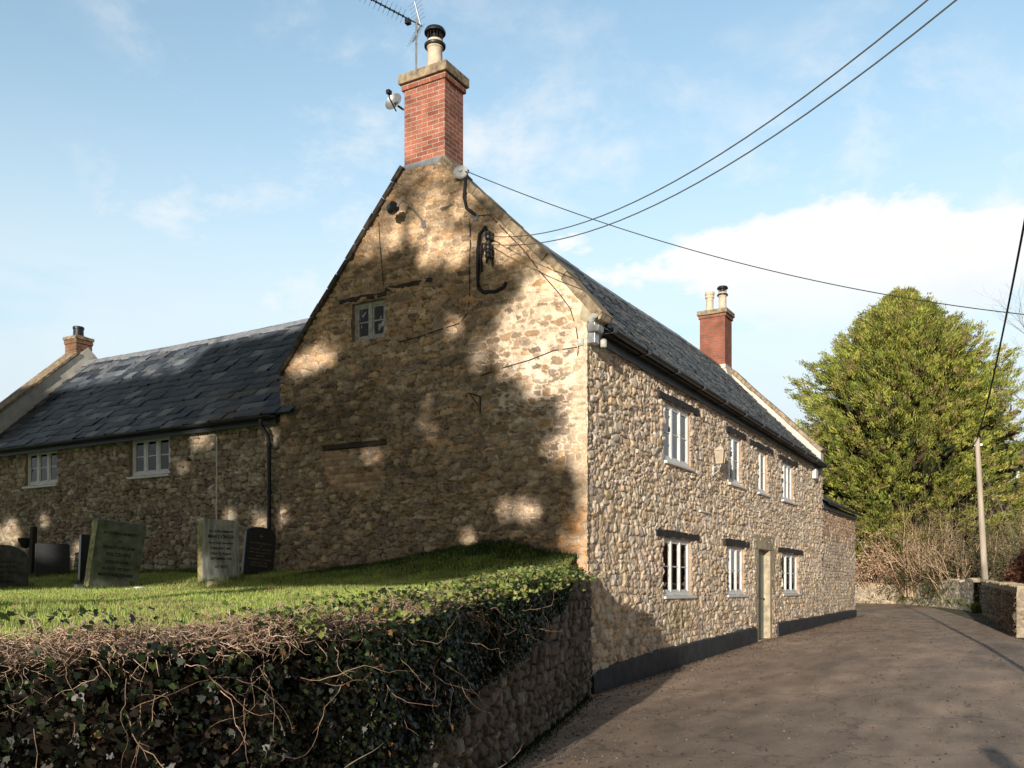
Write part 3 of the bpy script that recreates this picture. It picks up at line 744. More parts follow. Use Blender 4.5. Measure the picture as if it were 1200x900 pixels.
# --- chimneys
def chimney(parent, x0, x1, y0, y1, z0, z1, mat, pots, capmat='coping', cap=.16, proj=.075, flash=None):
    c = MB(); c.box(x0, x1, y0, y1, z0, z1-.1); ch = c.build('chimney', M[mat], parent)
    c = MB(); c.box(x0-proj*.5, x1+proj*.5, y0-proj*.5, y1+proj*.5, z1-.1, z1-.015); c.build('corbel_course', M[mat], ch, bevel=.006)
    c = MB(); c.box(x0-proj, x1+proj, y0-proj, y1+proj, z1, z1+cap); c.box(x0-.01, x1+.01, y0-.01, y1+.01, z1-.015, z1)
    c.hexa([(x0+.02,y0+.02,z1+cap),(x1-.02,y0+.02,z1+cap),(x1-.02,y1-.02,z1+cap),(x0+.02,y1-.02,z1+cap)], [(x0+.1,y0+.1,z1+cap+.05),(x1-.1,y0+.1,z1+cap+.05),(x1-.1,y1-.1,z1+cap+.05),(x0+.1,y1-.1,z1+cap+.05)])
    c.build('cap', M[capmat], ch, bevel=.015)
    if flash:
        f = MB(); f.box(x0-.012, x1+.012, y0-.012, y1+.012, flash[0], flash[1]); f.build('flashing', M['lead'], ch)
    for (px, py, r, hh, kind) in pots:
        p = MB(); zb = z1+cap+.02
        if kind == 'crown': prof = [(r*1.0,0),(r*.92,.05),(r*.88,hh*.7),(r*1.08,hh*.72),(r*1.1,hh*.8),(r*.95,hh*.84),(r*1.15,hh*.88),(r*1.15,hh),(r*.8,hh),(r*.78,hh*.8)]
        else: prof = [(r*1.02,0),(r*.98,.04),(r*.93,hh*.75),(r*1.04,hh*.77),(r*1.06,hh*.95),(r*.98,hh),(r*.75,hh),(r*.72,hh*.8)]
        p.lathe((px, py, zb), prof, 24); po = p.build('pot', M['pot' if kind != 'black' else 'black'], ch, smooth=True)
        if kind in ('cowl', 'smallcowl'):
            k = MB(); zt = zb+hh; s = r/.125
            k.lathe((px, py, zt-.10*s), [(r*1.08,0),(r*1.35,.0),(r*1.38,.03*s),(r*1.2,.05*s),(r*1.1,.055*s)], 28)
            k.lathe((px, py, zt+.16*s), [(r*1.0,-.05*s),(r*1.36,-.045*s),(r*1.38,-.02*s),(r*1.2,.02*s),(r*.6,.045*s),(.01,.05*s)], 28)
            for i in range(14):
                a = 2*math.pi*i/14; k.tube([(px+r*.95*math.cos(a), py+r*.95*math.sin(a), zt-.05*s), (px+r*.95*math.cos(a), py+r*.95*math.sin(a), zt+.12*s)], .006*s, 5)
            k.tube([(px, py, zt-.05*s), (px, py, zt+.12*s)], .5*r, 12)
            k.build('cowl', M['black'], ch, smooth=True)
    return ch
chimney(cot, -.004, .53, 2.46, 3.25, 8.12, 9.70, 'brick', [(.26, 2.83, .128, .56, 'cowl')], flash=(8.26, 8.385), cap=.15)
chimney(cot, 15.05, 15.72, 2.62, 3.40, 7.6, 9.78, 'brick2', [(15.38, 3.20, .125, .62, 'crown'), (15.38, 2.80, .12, .56, 'smallcowl')], cap=.13, flash=None)
f = MB(); f.box(15.03, 15.74, 2.60, 3.42, 8.12, 8.24); f.build('chimney_render_band', M['render'], cot)
f = MB(); f.prism([(15.02,2.35,7.3),(15.02,3.5,7.3),(15.02,3.5,8.1),(15.02,2.58,8.1)], (.7,0,0)); f.build('chimney_shoulder', M['render'], cot)

# ================================================================== EXTENSION
ext = thing('brick_coursed_extension', (15.9, 0, .4), 'lower coursed stone extension with dark eaves at the far end of the cottage', 'extension')
def e_field(U, V):
    h, c = stones(U, V, 303, cw=.3, chs=(.085, .115), depth=.04, joint=.25, pal=PAL_F, mortar=(.3,.24,.17), warp=.02, tilt=.3, regular=.6)
    up = sstep(2.6, 3.4, V)[..., None]; c = c*(1-up)+c*np.array([.96,.84,.76])*up
    return h, cap(c*np.array([1.3,1.28,1.28]), .8)
us = breaks(15.93, 21.05, .03, []); vs = breaks(.1, 4.02, .02, [])
wall('front_wall', M['stone_front'], ext, lambda U, V, H: np.stack([U, .0-H, V], -1), us, vs, e_field)
mb = MB(); mb.box(20.75, 21.03, .02, 5.5, .1, 4.0); mb.prism([(20.75,.02,4.0),(20.75,5.5,4.0),(20.75,2.75,5.6)], (.28,0,0)); mb.box(15.95, 21.0, 5.2, 5.5, .1, 4.0); mb.build('end_wall', M['hamstone'], ext)
def Pe(x, t):
    e = np.array([x, -.2, 4.02]); r = np.array([x, 2.75, 5.7]); d = r-e; n = np.array([0, -d[2], d[1]]); n /= np.linalg.norm(n); return e+d*t, n
er = slates('roof_slates', ext, Pe, 12, 15.87, 21.25, .3, [(.05,.05,.052),(.04,.042,.045)], 9)
mb = MB(); mb.add([Pe(15.87,.01)[0]-np.array([0,0,.03]), Pe(21.25,.01)[0]-np.array([0,0,.03]), Pe(21.25,1)[0]-np.array([0,0,.03]), Pe(15.87,1)[0]-np.array([0,0,.03])], [(0,1,2,3)], (.05,.05,.05))
mb.add([(15.87,5.7,4.0),(21.25,5.7,4.0),(21.25,2.75,5.69),(15.87,2.75,5.69)], [(3,2,1,0)], (.05,.05,.05)); mb.build('roof_deck', M['slate'], er)
mb = MB(); gutter(mb, (15.8, -.25, 4.02), (21.2, -.25, 4.02), .055); mb.build('gutter', M['black'], ext)
mb = MB(); mb.box(15.8, 21.1, -.09, -.06, 3.86, 3.99); mb.build('fascia', M['fascia'], ext)
mb = MB(); plinth_run(15.9, 21.07, -.10); mb.build('plinth', M['plinth'], ext)

# ================================================================== WING
wing = thing('stone_wing', (.1, 10, 1.8), 'long low rubble stone wing with dark slate roof behind the gravestones', 'house')
WX = .1
WW = [(8.97, 10.14), (12.50, 13.64)]
def w_field(U, V):
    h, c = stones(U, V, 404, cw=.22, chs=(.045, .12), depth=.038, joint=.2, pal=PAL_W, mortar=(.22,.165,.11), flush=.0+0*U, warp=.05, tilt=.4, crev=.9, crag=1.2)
    lum = c.mean(-1, keepdims=True); return h, (c*.7+lum*np.array([1.12,1.0,.86])*.3)*1.32
us = breaks(5.96, 15.6, .019, [x for w_ in WW for x in w_]); vs = breaks(1.4, 4.66, .018, [3.76, 4.52])
wall('front_wall', M['stone'], wing, lambda U, V, H: np.stack([WX-H, U, V], -1), us, vs, w_field, [(a, b2, 3.76, 4.52) for a, b2 in WW])
for (a, b2) in WW: window(wing, a+.01, b2-.01, 3.70, 4.515, 3, y=.02, axis='Y', plane=WX, sillr=.06)
mb = MB(); mb.prism([(WX+.03,15.3,1.2),(5.2,15.3,1.2),(5.2,15.3,4.7),(2.65,15.3,7.0),(WX+.03,15.3,4.7)], (0,.3,0)); mb.box(4.9,5.2,6,15.3,1.2,4.6); mb.build('rear_walls', M['hamstone'], wing)
def Pw(y, t):
    sag = -.05*math.sin(math.pi*(y-6)/9.5)
    e = np.array([-.14, y, 4.60]); r = np.array([2.62, y, 7.20+sag]); d = r-e; n = np.array([-d[2], 0, d[0]]); n /= np.linalg.norm(n); return e+d*t-n*.02*math.sin(math.pi*t), n
SW = [(.05,.06,.078),(.035,.045,.06),(.075,.09,.11),(.026,.034,.047),(.13,.14,.155),(.055,.065,.075)]
def cwf(y, t, c, rs):
    if rs.random() < .07: c = np.array([.2,.2,.2])*rs.uniform(.6, 1.3)
    if rs.random() < .015: c = np.array([.12,.085,.07])*rs.uniform(.7, 1.2)
    if t < .35 and 6.2 < y < 9 and rs.random() < .25: c = np.array([.10,.075,.06])*rs.uniform(.4, 1.3)
    return c
wr = slates('roof_slates', wing, Pw, 15, 5.6, 15.06, .33, SW, 21, lift=.022, colf=cwf, jag=.01)
mb = MB(); dz = np.array([0,0,.05])
for i in range(10):
    a = 5.5+i*.97; b2 = a+.97
    mb.add([Pw(a,.01)[0]-dz, Pw(b2,.01)[0]-dz, Pw(b2,1)[0]-dz, Pw(a,1)[0]-dz], [(3,2,1,0)], (.08,.09,.1))
    mb.add([(5.4,a,4.6),(5.4,b2,4.6),(2.62,b2,7.12),(2.62,a,7.12)], [(0,1,2,3)], (.08,.09,.1))
mb.build('roof_deck', M['slate'], wr)
mb = MB(); y = 5.6      # pale lead-rolled ridge
while y < 15.0:
    z = Pw(y, 1)[0][2]; w_ = .48
    mb.prism([(2.62-.19, y, z-.155), (2.62-.16, y, z-.105), (2.62, y, z+.055), (2.62+.16, y, z-.1), (2.62+.19, y, z-.15)], (0, w_-.014, 0)); y += w_
mb.build('ridge_tiles', M['lead'], wr)
mb = MB(); pw = lambda x: 5.30+.90*x
mb.prism([(-.1,15.02,4.4),(2.3,15.02,6.6),(2.9,15.02,6.6),(5.2,15.02,4.4),(5.2,15.02,pw(.1)),(2.6,15.02,pw(2.5)),(-.1,15.02,pw(-.1))], (0,.42,0)); mb.build('gable_parapet', M['render'], wing)
coping_run('coping', M['coping'], wing, [(-.25, pw(-.25)+.05), (2.25, pw(2.25)+.05)], .065, 14.97, 15.47, 7, axis='X')
chimney(wing, 2.28, 2.72, 15.05, 15.50, 6.6, 7.72, 'brick3', [(2.5, 15.28, .13, .26, 'black')], cap=.08, proj=.04, flash=(6.9, 7.05))
mb = MB(); gutter(mb, (-.19, 6.02, 4.57), (-.19, 15.4, 4.57), .05, out=(-1,0,0)); mb.box(-.10, -.07, 6.0, 15.4, 4.44, 4.60); mb.box(-.1, .12, 6.0, 15.4, 4.58, 4.60); mb.build('gutter', M['black'], wing)
# cast iron downpipe at the junction
mb = MB(); mb.tube([(-.19,6.28,4.52),(-.19,6.28,4.42),(-.05,6.24,4.25),(-.02,6.24,4.1),(-.02,6.24,1.75)], .038, 10)
for z in (4.05, 3.2, 2.3): mb.lathe((-.02,6.24,z), [(.05,0),(.052,.01),(.052,.06),(.045,.07)], 12)
mb.build('downpipe', M['black'], wing, smooth=True)

# ================================================================== CHURCHYARD WALL
cw = thing('churchyard_wall', (-5, -1.6, -.1), 'curving rubble stone retaining wall along the lane, mostly under ivy', 'wall')
pth = [(-14.5, 1.5), (-13, .1), (-12, -.7), (-10.5, -1.6), (-9, -2.1), (-7.5, -2.15), (-5.35, -1.67), (-2.6, -.84), (0.02, -.05)]
pth = np.array(pth[::-1], float)
# smooth path
ss = np.concatenate([[0], np.cumsum(np.linalg.norm(np.diff(pth, axis=0), axis=1))])
sd = np.arange(0, ss[-1], .05); px_ = np.interp(sd, ss, pth[:, 0]); py_ = np.interp(sd, ss, pth[:, 1])
ker = np.ones(21)/21; pe = lambda a: np.concatenate([a[0]-(a[1:11][::-1]-a[0]), a, a[-1]-(a[-11:-1][::-1]-a[-1])])
px_ = np.convolve(pe(px_), ker, 'valid'); py_ = np.convolve(pe(py_), ker, 'valid')
SMAX = sd[-1]
def wpath(s):
    x = np.interp(s, sd, px_); y = np.interp(s, sd, py_)
    x2 = np.interp(s+.1, sd, px_); y2 = np.interp(s+.1, sd, py_); x1 = np.interp(s-.1, sd, px_); y1 = np.interp(s-.1, sd, py_)
    tx, ty = x2-x1, y2-y1; l = np.sqrt(tx*tx+ty*ty)+1e-9; tx /= l; ty /= l
    return x, y, -ty, tx          # path runs towards -X; outward (lane side) is -Y-ish
def wtop(s):
    x = np.interp(s, sd, px_); return np.interp(x, [-20, -9.5, -8, -6.5, -5, -3, -1, 0], [1.1, 1.2, 1.25, 1.34, 1.42, 1.53, 1.62, 1.66])
xx_, yy_, nx_, ny_ = wpath(np.array([3.0])); OUT = 1 if ny_[0] < 0 else -1
def wpos(U, V, H):
    x, y, nx, ny = wpath(U.ravel()); x = x.reshape(U.shape); y = y.reshape(U.shape); nx = nx.reshape(U.shape)*OUT; ny = ny.reshape(U.shape)*OUT
    H = H+.0
    return np.stack([x+nx*H, y+ny*H, V], -1)
def cf(U, V):
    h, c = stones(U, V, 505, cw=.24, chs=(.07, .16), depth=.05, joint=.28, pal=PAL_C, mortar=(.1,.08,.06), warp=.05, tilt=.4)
    return h, c
us = breaks(0, SMAX, lambda s: .02 if s < 7 else .05, []); vs = breaks(-.35, 1.75, .02, [])
wall('wall_face', M['stone'], cw, wpos, us, vs, cf, top=lambda u: wtop(u))
mb = MB(); s = 0.
while s < SMAX-.5:       # rough coping stones on top
    w_ = random.uniform(.25, .5); a = wpath(s+.01); b2 = wpath(s+w_-.01); z0, z1 = wtop(s)-.03, wtop(s+w_)-.03; hh = random.uniform(.07, .13)
    o0, o1 = .05+random.uniform(0, .03), -.38
    q = lambda p, o: (p[0]+p[2]*OUT*o, p[1]+p[3]*OUT*o)
    A, B_, C_, D_ = q(a, o0), q(b2, o0), q(b2, o1), q(a, o1)
    mb.hexa([(*A, z0), (*B_, z1), (*C_, z1), (*D_, z0)], [(*A, z0+hh), (*B_, z1+hh), (*C_, z1+hh*.8), (*D_, z0+hh*.8)], tuple(np.array(PAL_C[random.randrange(5)])*1.1)); s += w_
mb.build('coping_stones', M['stone'], cw, bevel=.02)

# ------------------------------------------------------------------ scatter helpers
def frames(nrm, rng):
    nrm = nrm/np.linalg.norm(nrm, axis=1, keepdims=True)
    r = rng.normal(size=nrm.shape); a = np.cross(nrm, r); a /= np.linalg.norm(a, axis=1, keepdims=True)
    return a, np.cross(nrm, a), nrm
def scatter(name, tmpl, C, A, B, Nn, size, cols, mat, parent=None, bend=None):
    """tmpl: (k,2or3) outline placed at C with axes A (x), B (y), Nn (z)"""
    t = np.array(tmpl, float); k = len(t); n = len(C)
    tz = t[:, 2] if t.shape[1] > 2 else np.zeros(k)
    V = C[:, None, :]+size[:, None, None]*(A[:, None, :]*t[None, :, 0, None]+B[:, None, :]*t[None, :, 1, None]+Nn[:, None, :]*tz[None, :, None])
    return np_mesh(name, V.reshape(-1, 3), np.arange(n*k), np.full(n, k), mat, parent, col=np.repeat(cols, k, axis=0))
def segs_mesh(name, S, mat, parent=None, k=4, cols=None):
    """S: (n,8) p0 p1 r0 r1"""
    S = np.array(S, float); n = len(S); p0 = S[:, :3]; p1 = S[:, 3:6]; t = p1-p0; t /= np.linalg.norm(t, axis=1, keepdims=True)+1e-9
    up = np.tile([.12, .2, .97], (n, 1)); a = np.cross(t, up); bad = np.linalg.norm(a, axis=1) < .12
    a[bad] = np.cross(t[bad], np.array([1., .1, 0])); a /= np.linalg.norm(a, axis=1, keepdims=True); b2 = np.cross(t, a)
    an = np.arange(k)*2*math.pi/k; co = np.cos(an)[None, :, None]; si = np.sin(an)[None, :, None]
    ring = a[:, None]*co+b2[:, None]*si
    V = np.concatenate([p0[:, None]+ring*S[:, 6][:, None, None], p1[:, None]+ring*S[:, 7][:, None, None]], 1)
    base = (np.arange(n)*2*k)[:, None, None]; j = np.arange(k)
    q = np.stack([j, (j+1) % k, k+(j+1) % k, k+j], -1)[None]+base
    if cols is None: cols = np.ones((n, 3))*.3
    return np_mesh(name, V.reshape(-1, 3), q.reshape(-1), np.full(n*k, 4), mat, parent, col=np.repeat(cols, 2*k, axis=0), smooth=True)

# ================================================================== IVY
ivy = thing('ivy', (-5, -1.9, 1.2), 'glossy ivy with dry brown stems spilling over the churchyard wall', 'ivy')
rng = np.random.default_rng(3)
zlow = lambda s: np.interp(s, [0, 1.6, 2.2, 3, 4.2, 5.5, 6.6, 7.5, 8.5, 20], [1.9, 1.8, 1.5, 1.25, 1.02, .82, .62, .3, -.2, -.2])
def ivy_pos(s, hgt, out):
    x, y, nx, ny = wpath(s); return np.stack([x+nx*OUT*out, y+ny*OUT*out, hgt], -1)
n = 115000
s = rng.uniform(1.7, SMAX-1.0, n); v = rng.random(n)
zt = wtop(s)-.01; z = zlow(s)+(zt-zlow(s)+.05)*v**.8
lump = fbm(s*1.6, z*1.6, 91)
bulge = (.08+.24*lump)*np.interp(s, [1.7, 3.5, 7], [.45, .8, 1.1])*.9; bulge = bulge+.30*(fbm(s*.9+4, z*1.3, 93)-.42)*np.interp(s, [2, 4], [.3, 1])*np.sin(np.clip((z-zlow(s))/(zt-zlow(s)+.1), 0, 1)*math.pi*.9+.1)
out = bulge*rng.uniform(.35, 1.05, n)**.5+.03
dens = np.interp(s, [0, 5.5, 6.8, 8.0, 9.0, 11], [1, 1, .75, .26, .10, .05])*sstep(.30, .5, lump+.12*np.interp(s, [0, 5, 8], [1.5, 1, 0]))
kp = rng.random(n) < dens*np.where(z < zlow(s)+.25, .45, 1)
s, z, out, lump = s[kp], z[kp], out[kp], lump[kp]
x, y, nx, ny = wpath(s)
P1 = ivy_pos(s, z, out); N1 = np.stack([nx*OUT*1.2, ny*OUT*1.2, np.full(len(s), .35)], 1)
# leaves over the top, tufts
n2 = 22000; s2 = rng.uniform(1.7, SMAX-1.2, n2); tuft = fbm(s2*2.2, s2*0+3, 17)
hgt = wtop(s2)+.07+rng.random(n2)*.16*np.clip(tuft*2.2-.5, 0.1, 1)
o2 = rng.uniform(-.35, .25, n2)
d2 = np.interp(s2, [0, 4.3, 5.5, 7, 8.5, 12], [1, .9, .35, .22, .12, .05])*sstep(.42, .56, tuft+.06)
k2 = rng.random(n2) < d2; s2, hgt, o2 = s2[k2], hgt[k2], o2[k2]
x2, y2, nx2, ny2 = wpath(s2); P2 = ivy_pos(s2, hgt, o2); N2 = np.stack([nx2*OUT*.4, ny2*OUT*.4, np.full(len(s2), 1.)], 1)
# near-black leaves added behind the tangle to stand in for its deep shade
n3 = 30000; s3 = rng.uniform(4.5, SMAX-1.0, n3); z3 = zlow(s3)+(wtop(s3)-.02-zlow(s3))*rng.random(n3); P3 = ivy_pos(s3, z3, .02+.10*rng.random(n3)*fbm(s3*2, z3*2, 5)*1.6); x3, y3, nx3, ny3 = wpath(s3); N3 = np.stack([nx3*OUT, ny3*OUT, .2+0*s3], 1)
P = np.vstack([P1, P2]); Nn = np.vstack([N1, N2]); Nn = Nn+rng.normal(size=Nn.shape)*.55
A, B, Nn = frames(Nn, rng)
# leaves hang: tip points downwards
down = np.array([0, 0, -1.])-Nn*(-Nn[:, 2:3]); down += rng.normal(size=down.shape)*.45; down -= Nn*np.sum(down*Nn, 1, keepdims=True); down /= np.linalg.norm(down, axis=1, keepdims=True)
B = down; A = np.cross(B, Nn)
cd = np.array([[.014,.028,.010],[.018,.038,.012],[.03,.055,.015],[.05,.085,.02],[.09,.13,.03]])
ci = np.clip((rng.random(len(P))**1.3*5).astype(int), 0, 4); cols = cd[ci]*rng.uniform(.7, 1.3, (len(P), 1))
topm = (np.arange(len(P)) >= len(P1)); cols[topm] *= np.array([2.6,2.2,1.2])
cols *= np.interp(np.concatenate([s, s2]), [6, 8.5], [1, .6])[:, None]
cols[:len(s)] *= np.interp(wtop(s)-z, [.12, .45], [1.15, .45])[:, None]  # shade painted into the leaf colour: near end above, wall face here
br = rng.random(len(P)) < .03; cols[br] = np.array([.28,.15,.06])
L = [(0,-.42,0),(.20,-.34,.03),(.48,-.30,.05),(.34,-.02,.02),(.36,.22,.04),(.14,.30,0),(0,.62,-.04),(-.14,.30,0),(-.36,.22,.04),(-.34,-.02,.02),(-.48,-.30,.05),(-.20,-.34,.03)]
size = rng.uniform(.016, .05, len(P))
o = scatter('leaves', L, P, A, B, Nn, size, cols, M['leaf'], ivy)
A3, B3, N3 = frames(N3+rng.normal(size=N3.shape)*.6, rng); c3 = np.array([[.02,.014,.009],[.028,.02,.012],[.012,.013,.008]])[rng.integers(0, 3, n3)]*rng.uniform(.6, 1.5, (n3, 1))
scatter('shade_backing_leaves', L, P3, A3, B3, N3, rng.uniform(.04, .085, n3), c3, M['leaf'], ivy)
# upright leaf tufts along the top, sunlight painted into their bright colour
rt = np.random.default_rng(41); TP = []
for i in range(95):
    st = rt.uniform(1.8, 5.8) if i < 78 else rt.uniform(5.6, 9.0); a = wpath(np.array([st])); o_ = rt.uniform(-.2, .2); hh = rt.uniform(.06, .2); m_ = int(rt.integers(30, 90)); rad = rt.uniform(.05, .14)
    q = rt.normal(size=(m_, 3))*np.array([rad, rad, 0]); q[:, 2] = rt.random(m_)*hh
    TP.append(q+np.array([a[0][0]+a[2][0]*OUT*o_, a[1][0]+a[3][0]*OUT*o_, float(wtop(st))+.06-max(0, o_)*.3]))
TP = np.vstack(TP); At, Bt, Nt = frames(np.tile([-.5, -.5, .8], (len(TP), 1))+rt.normal(size=TP.shape)*.6, rt)
ct = np.array([[.24,.32,.07],[.34,.38,.11],[.15,.22,.045],[.4,.36,.14]])[rt.integers(0, 4, len(TP))]*rt.uniform(.7, 1.3, (len(TP), 1))
scatter('sunlit_tuft_leaves', L, TP, At, Bt, Nt, rt.uniform(.022, .05, len(TP)), ct, M['leaf'], ivy)
# stems
segs = []; sc = []
def twig(p, d, length, r, droop, wig, col, n=9, rs=random, side=.35):
    p = np.array(p, float); d = np.array(d, float); d /= np.linalg.norm(d); st = length/n
    for i in range(n):
        d = d+np.array([rs.gauss(0, wig), rs.gauss(0, wig), rs.gauss(0, wig)-droop*st*6]); d /= np.linalg.norm(d)
        q = p+d*st; r0 = r*(1-i/n*.75); r1 = r*(1-(i+1)/n*.75)
        segs.append([*p, *q, r0, r1]); sc.append(np.array(col)*rs.uniform(.75, 1.25))
        if rs.random() < side:
            dd_ = d+np.array([rs.gauss(0, .8), rs.gauss(0, .8), rs.gauss(0, .6)]); dd_ /= np.linalg.norm(dd_)
            e = q+dd_*st*rs.uniform(.3, 1.1); segs.append([*q, *e, r1*.6, r1*.3]); sc.append(np.array(col)*rs.uniform(.7, 1.3))
        p = q
rs = random.Random(5)
BR = (.46,.31,.22); BR2 = (.62,.46,.34)
# tangle along the top
for i in range(12000):
    s = rs.uniform(3.0, SMAX-1.2); 
    if rs.random() > np.interp(s, [3, 4.2, 5, 6], [.02, .06, .5, 1]): continue
    a = wpath(np.array([s])); o_ = rs.uniform(-.38, .16); hh = float(wtop(s))+.01+rs.uniform(-.01, .10)*(1-abs(o_)*1.2)+.03*math.sin(s*3.1)*math.sin(s*1.7)-max(0, o_-.05)*.5
    p = (a[0][0]+a[2][0]*OUT*o_, a[1][0]+a[3][0]*OUT*o_, hh)
    al = rs.choice([-1, 1]); t = np.array([-a[3][0], a[2][0], 0])*al
    dr = t*rs.uniform(-.3, 1)+np.array([a[2][0]*OUT, a[3][0]*OUT, 0])*rs.uniform(-.4, .9)+np.array([0,0,rs.uniform(-.15,.16)])
    twig(p, dr, rs.uniform(.08, .24), rs.uniform(.0013, .0032), .3, .42, BR if rs.random() < .6 else BR2, n=7, rs=rs)
# hanging stems over the face
for i in range(170):
    s = rs.uniform(6.2, SMAX-1.2) if rs.random() < .85 else rs.uniform(4.6, 6.2)
    a = wpath(np.array([s])); o_ = rs.uniform(.08, .24); hh = float(wtop(s))+rs.uniform(-.3, .02)
    p = (a[0][0]+a[2][0]*OUT*o_, a[1][0]+a[3][0]*OUT*o_, hh)
    t = np.array([-a[3][0], a[2][0], 0])
    dr = t*rs.uniform(-.7, .7)+np.array([a[2][0]*OUT, a[3][0]*OUT, 0])*rs.uniform(.0, .3)+np.array([0,0,rs.uniform(-1.1,-.1)])
    twig(p, dr, rs.uniform(.25, .8), rs.uniform(.0012, .003), .10, .30, (.30,.2,.14) if rs.random() < .6 else BR, n=12, rs=rs, side=.45)
# thick old stems crossing the face at the near end
for i in range(12):
    s = rs.uniform(6.0, SMAX-1.0); a = wpath(np.array([s])); o_ = rs.uniform(.1, .22)
    p = (a[0][0]+a[2][0]*OUT*o_, a[1][0]+a[3][0]*OUT*o_, rs.uniform(-.1, .5)); t = np.array([-a[3][0], a[2][0], 0])
    twig(p, t*rs.choice([-1,1])+np.array([a[2][0]*OUT*.12, a[3][0]*OUT*.12, rs.uniform(-.2, .5)]), rs.uniform(.6, 1.1), rs.uniform(.005, .010), .03, .13, (.28,.21,.16), n=14, rs=rs, side=.3)
segs_mesh('stems', segs, M['bark'], ivy, 5, np.array(sc))

# ================================================================== GRASS
rng = np.random.default_rng(8)
def blades(name, X, Y, Z, hgt, wid, cols, label=None, lean=.35, parent=None):
    n = len(X); an = rng.uniform(0, 2*math.pi, n); ld = rng.uniform(0, 2*math.pi, n); ln = rng.random(n)*lean*hgt
    dx, dy = np.cos(an)*wid/2, np.sin(an)*wid/2
    tx, ty = np.cos(ld)*ln, np.sin(ld)*ln
    p0 = np.stack([X-dx, Y-dy, Z-.01], 1); p1 = np.stack([X+dx, Y+dy, Z-.01], 1)
    p2 = np.stack([X+dx*.6+tx*.4, Y+dy*.6+ty*.4, Z+hgt*.6], 1); p3 = np.stack([X-dx*.6+tx*.4, Y-dy*.6+ty*.4, Z+hgt*.6], 1); p4 = np.stack([X+tx, Y+ty, Z+hgt], 1)
    V = np.stack([p0, p1, p2, p4, p3], 1).reshape(-1, 3)
    return np_mesh(name, V, np.arange(n*5), np.full(n, 5), M['grassb'], parent, col=np.repeat(cols, 5, axis=0))
n = 330000
X = -10.5+10.6*rng.random(n)**1.0; Y = wy(X)+.2+rng.random(n)**1.6*12.5
d = np.sqrt((X+12.2)**2+(Y+5.88)**2)
ok = (Y < 15) & ~((X > -.06) & (Y < 6.2)); X, Y, d = X[ok], Y[ok], d[ok]
hg = rng.uniform(.018, .05, len(X))*(.45+1.3*fbm(X*2.5, Y*2.5, 4))
base = np.array([.52,.63,.16])*(.6+.7*fbm(X*1.2, Y*1.2, 6))[:, None]*rng.uniform(.65, 1.35, (len(X), 1))
yl = rng.random(len(X)) < .10+.5*sstep(.52, .68, fbm(X*1.6, Y*1.6, 44)); base[yl] = np.array([.52,.48,.20])*rng.uniform(.6, 1.2, (yl.sum(), 1))
nearwall = (Y-wy(X) < .55) & (rng.random(len(X)) < .5); base[nearwall] = np.array([.2,.17,.07])
o = blades('grass', X, Y, lz(X, Y), hg*np.interp(d, [4, 16], [1, 1.5]), .0042*np.interp(d, [4, 16], [1, 2.6]), base); tag(o, 'short mown green grass of the churchyard lawn', 'grass', kind='stuff')
n = 900; X = rng.uniform(-9.5, -.3, n); Y = wy(X)+.3+rng.random(n)**1.4*9; P = np.stack([X, Y, lz(X, Y)+.035], 1); A, B, Nn = frames(np.tile([-.3,-.3,1.], (n, 1))+rng.normal(size=(n, 3))*.4, rng)
o = scatter('lawn_leaves', [(0,-.5,0),(.28,-.1,.12),(.18,.3,.1),(0,.55,0),(-.18,.3,.1),(-.28,-.1,.12)], P, A, B, Nn, rng.uniform(.03, .07, n), np.array([[.45,.28,.13],[.3,.18,.09],[.55,.42,.2]])[rng.integers(0, 3, n)], M['grassb']); tag(o, 'brown leaves scattered over the churchyard lawn', 'leaves', kind='stuff')
# longer tufts on the mound by the gable
n = 26000; X = -rng.random(n)**1.6*2.2-.02; Y = .1+rng.random(n)*4.6; hg = rng.uniform(.04, .11, n)*np.clip(1.2-abs(X)*.4, .4, 1.2)
base = np.array([.06,.105,.022])*rng.uniform(.5, 1.5, (n, 1))
o = blades('long_grass', X, Y, lz(X, Y), hg, np.full(n, .009), base); tag(o, 'longer rough grass on the mound against the gable', 'grass', kind='stuff')

# ================================================================== ROAD DEBRIS
n = 5200; X = rng.uniform(-7, 22, n); a = np.interp(X, RX, rl); e = rng.random(n)
Y = np.where(e < .62, a-.08-rng.exponential(.35, n), a-rng.uniform(.3, 6, n)); Y = np.where((X > 0) & (Y > -.14), -.14-rng.random(n)*.1, Y); Y = np.where((X < 0), np.minimum(Y, a-.25), Y)
P = np.stack([X, Y, road_z(X, Y)+.006], 1); Nn = np.tile([0,0,1.], (n, 1))+rng.normal(size=(n, 3))*.28; A, B, Nn = frames(Nn, rng)
cols = np.array([[.22,.12,.05],[.3,.18,.08],[.14,.08,.04],[.36,.25,.12],[.1,.06,.035]])[rng.integers(0, 5, n)]*rng.uniform(.7, 1.3, (n, 1))
o = scatter('fallen_leaves', [(0,-.5,0),(.28,-.1,.12),(.18,.3,.1),(0,.55,0),(-.18,.3,.1),(-.28,-.1,.12)], P, A, B, Nn, rng.uniform(.014, .05, n), cols, M['grassb']); tag(o, 'small brown leaves scattered along the edge of the lane', 'leaves', kind='stuff')
n = 9000; X = rng.uniform(-7, 22, n); a = np.interp(X, RX, rl); Y = np.where(rng.random(n) < .4, a-.15-rng.exponential(.4, n), a-rng.uniform(.3, 7, n)); Y = np.where(X < 0, np.minimum(Y, a-.25), np.minimum(Y, -.14))
P = np.stack([X, Y, road_z(X, Y)+.001], 1)
A, B, Nn = frames(np.tile([0,0,1.], (n, 1)), rng); sz = rng.uniform(.004, .013, n)*np.where(rng.random(n) < .04, 2, 1)
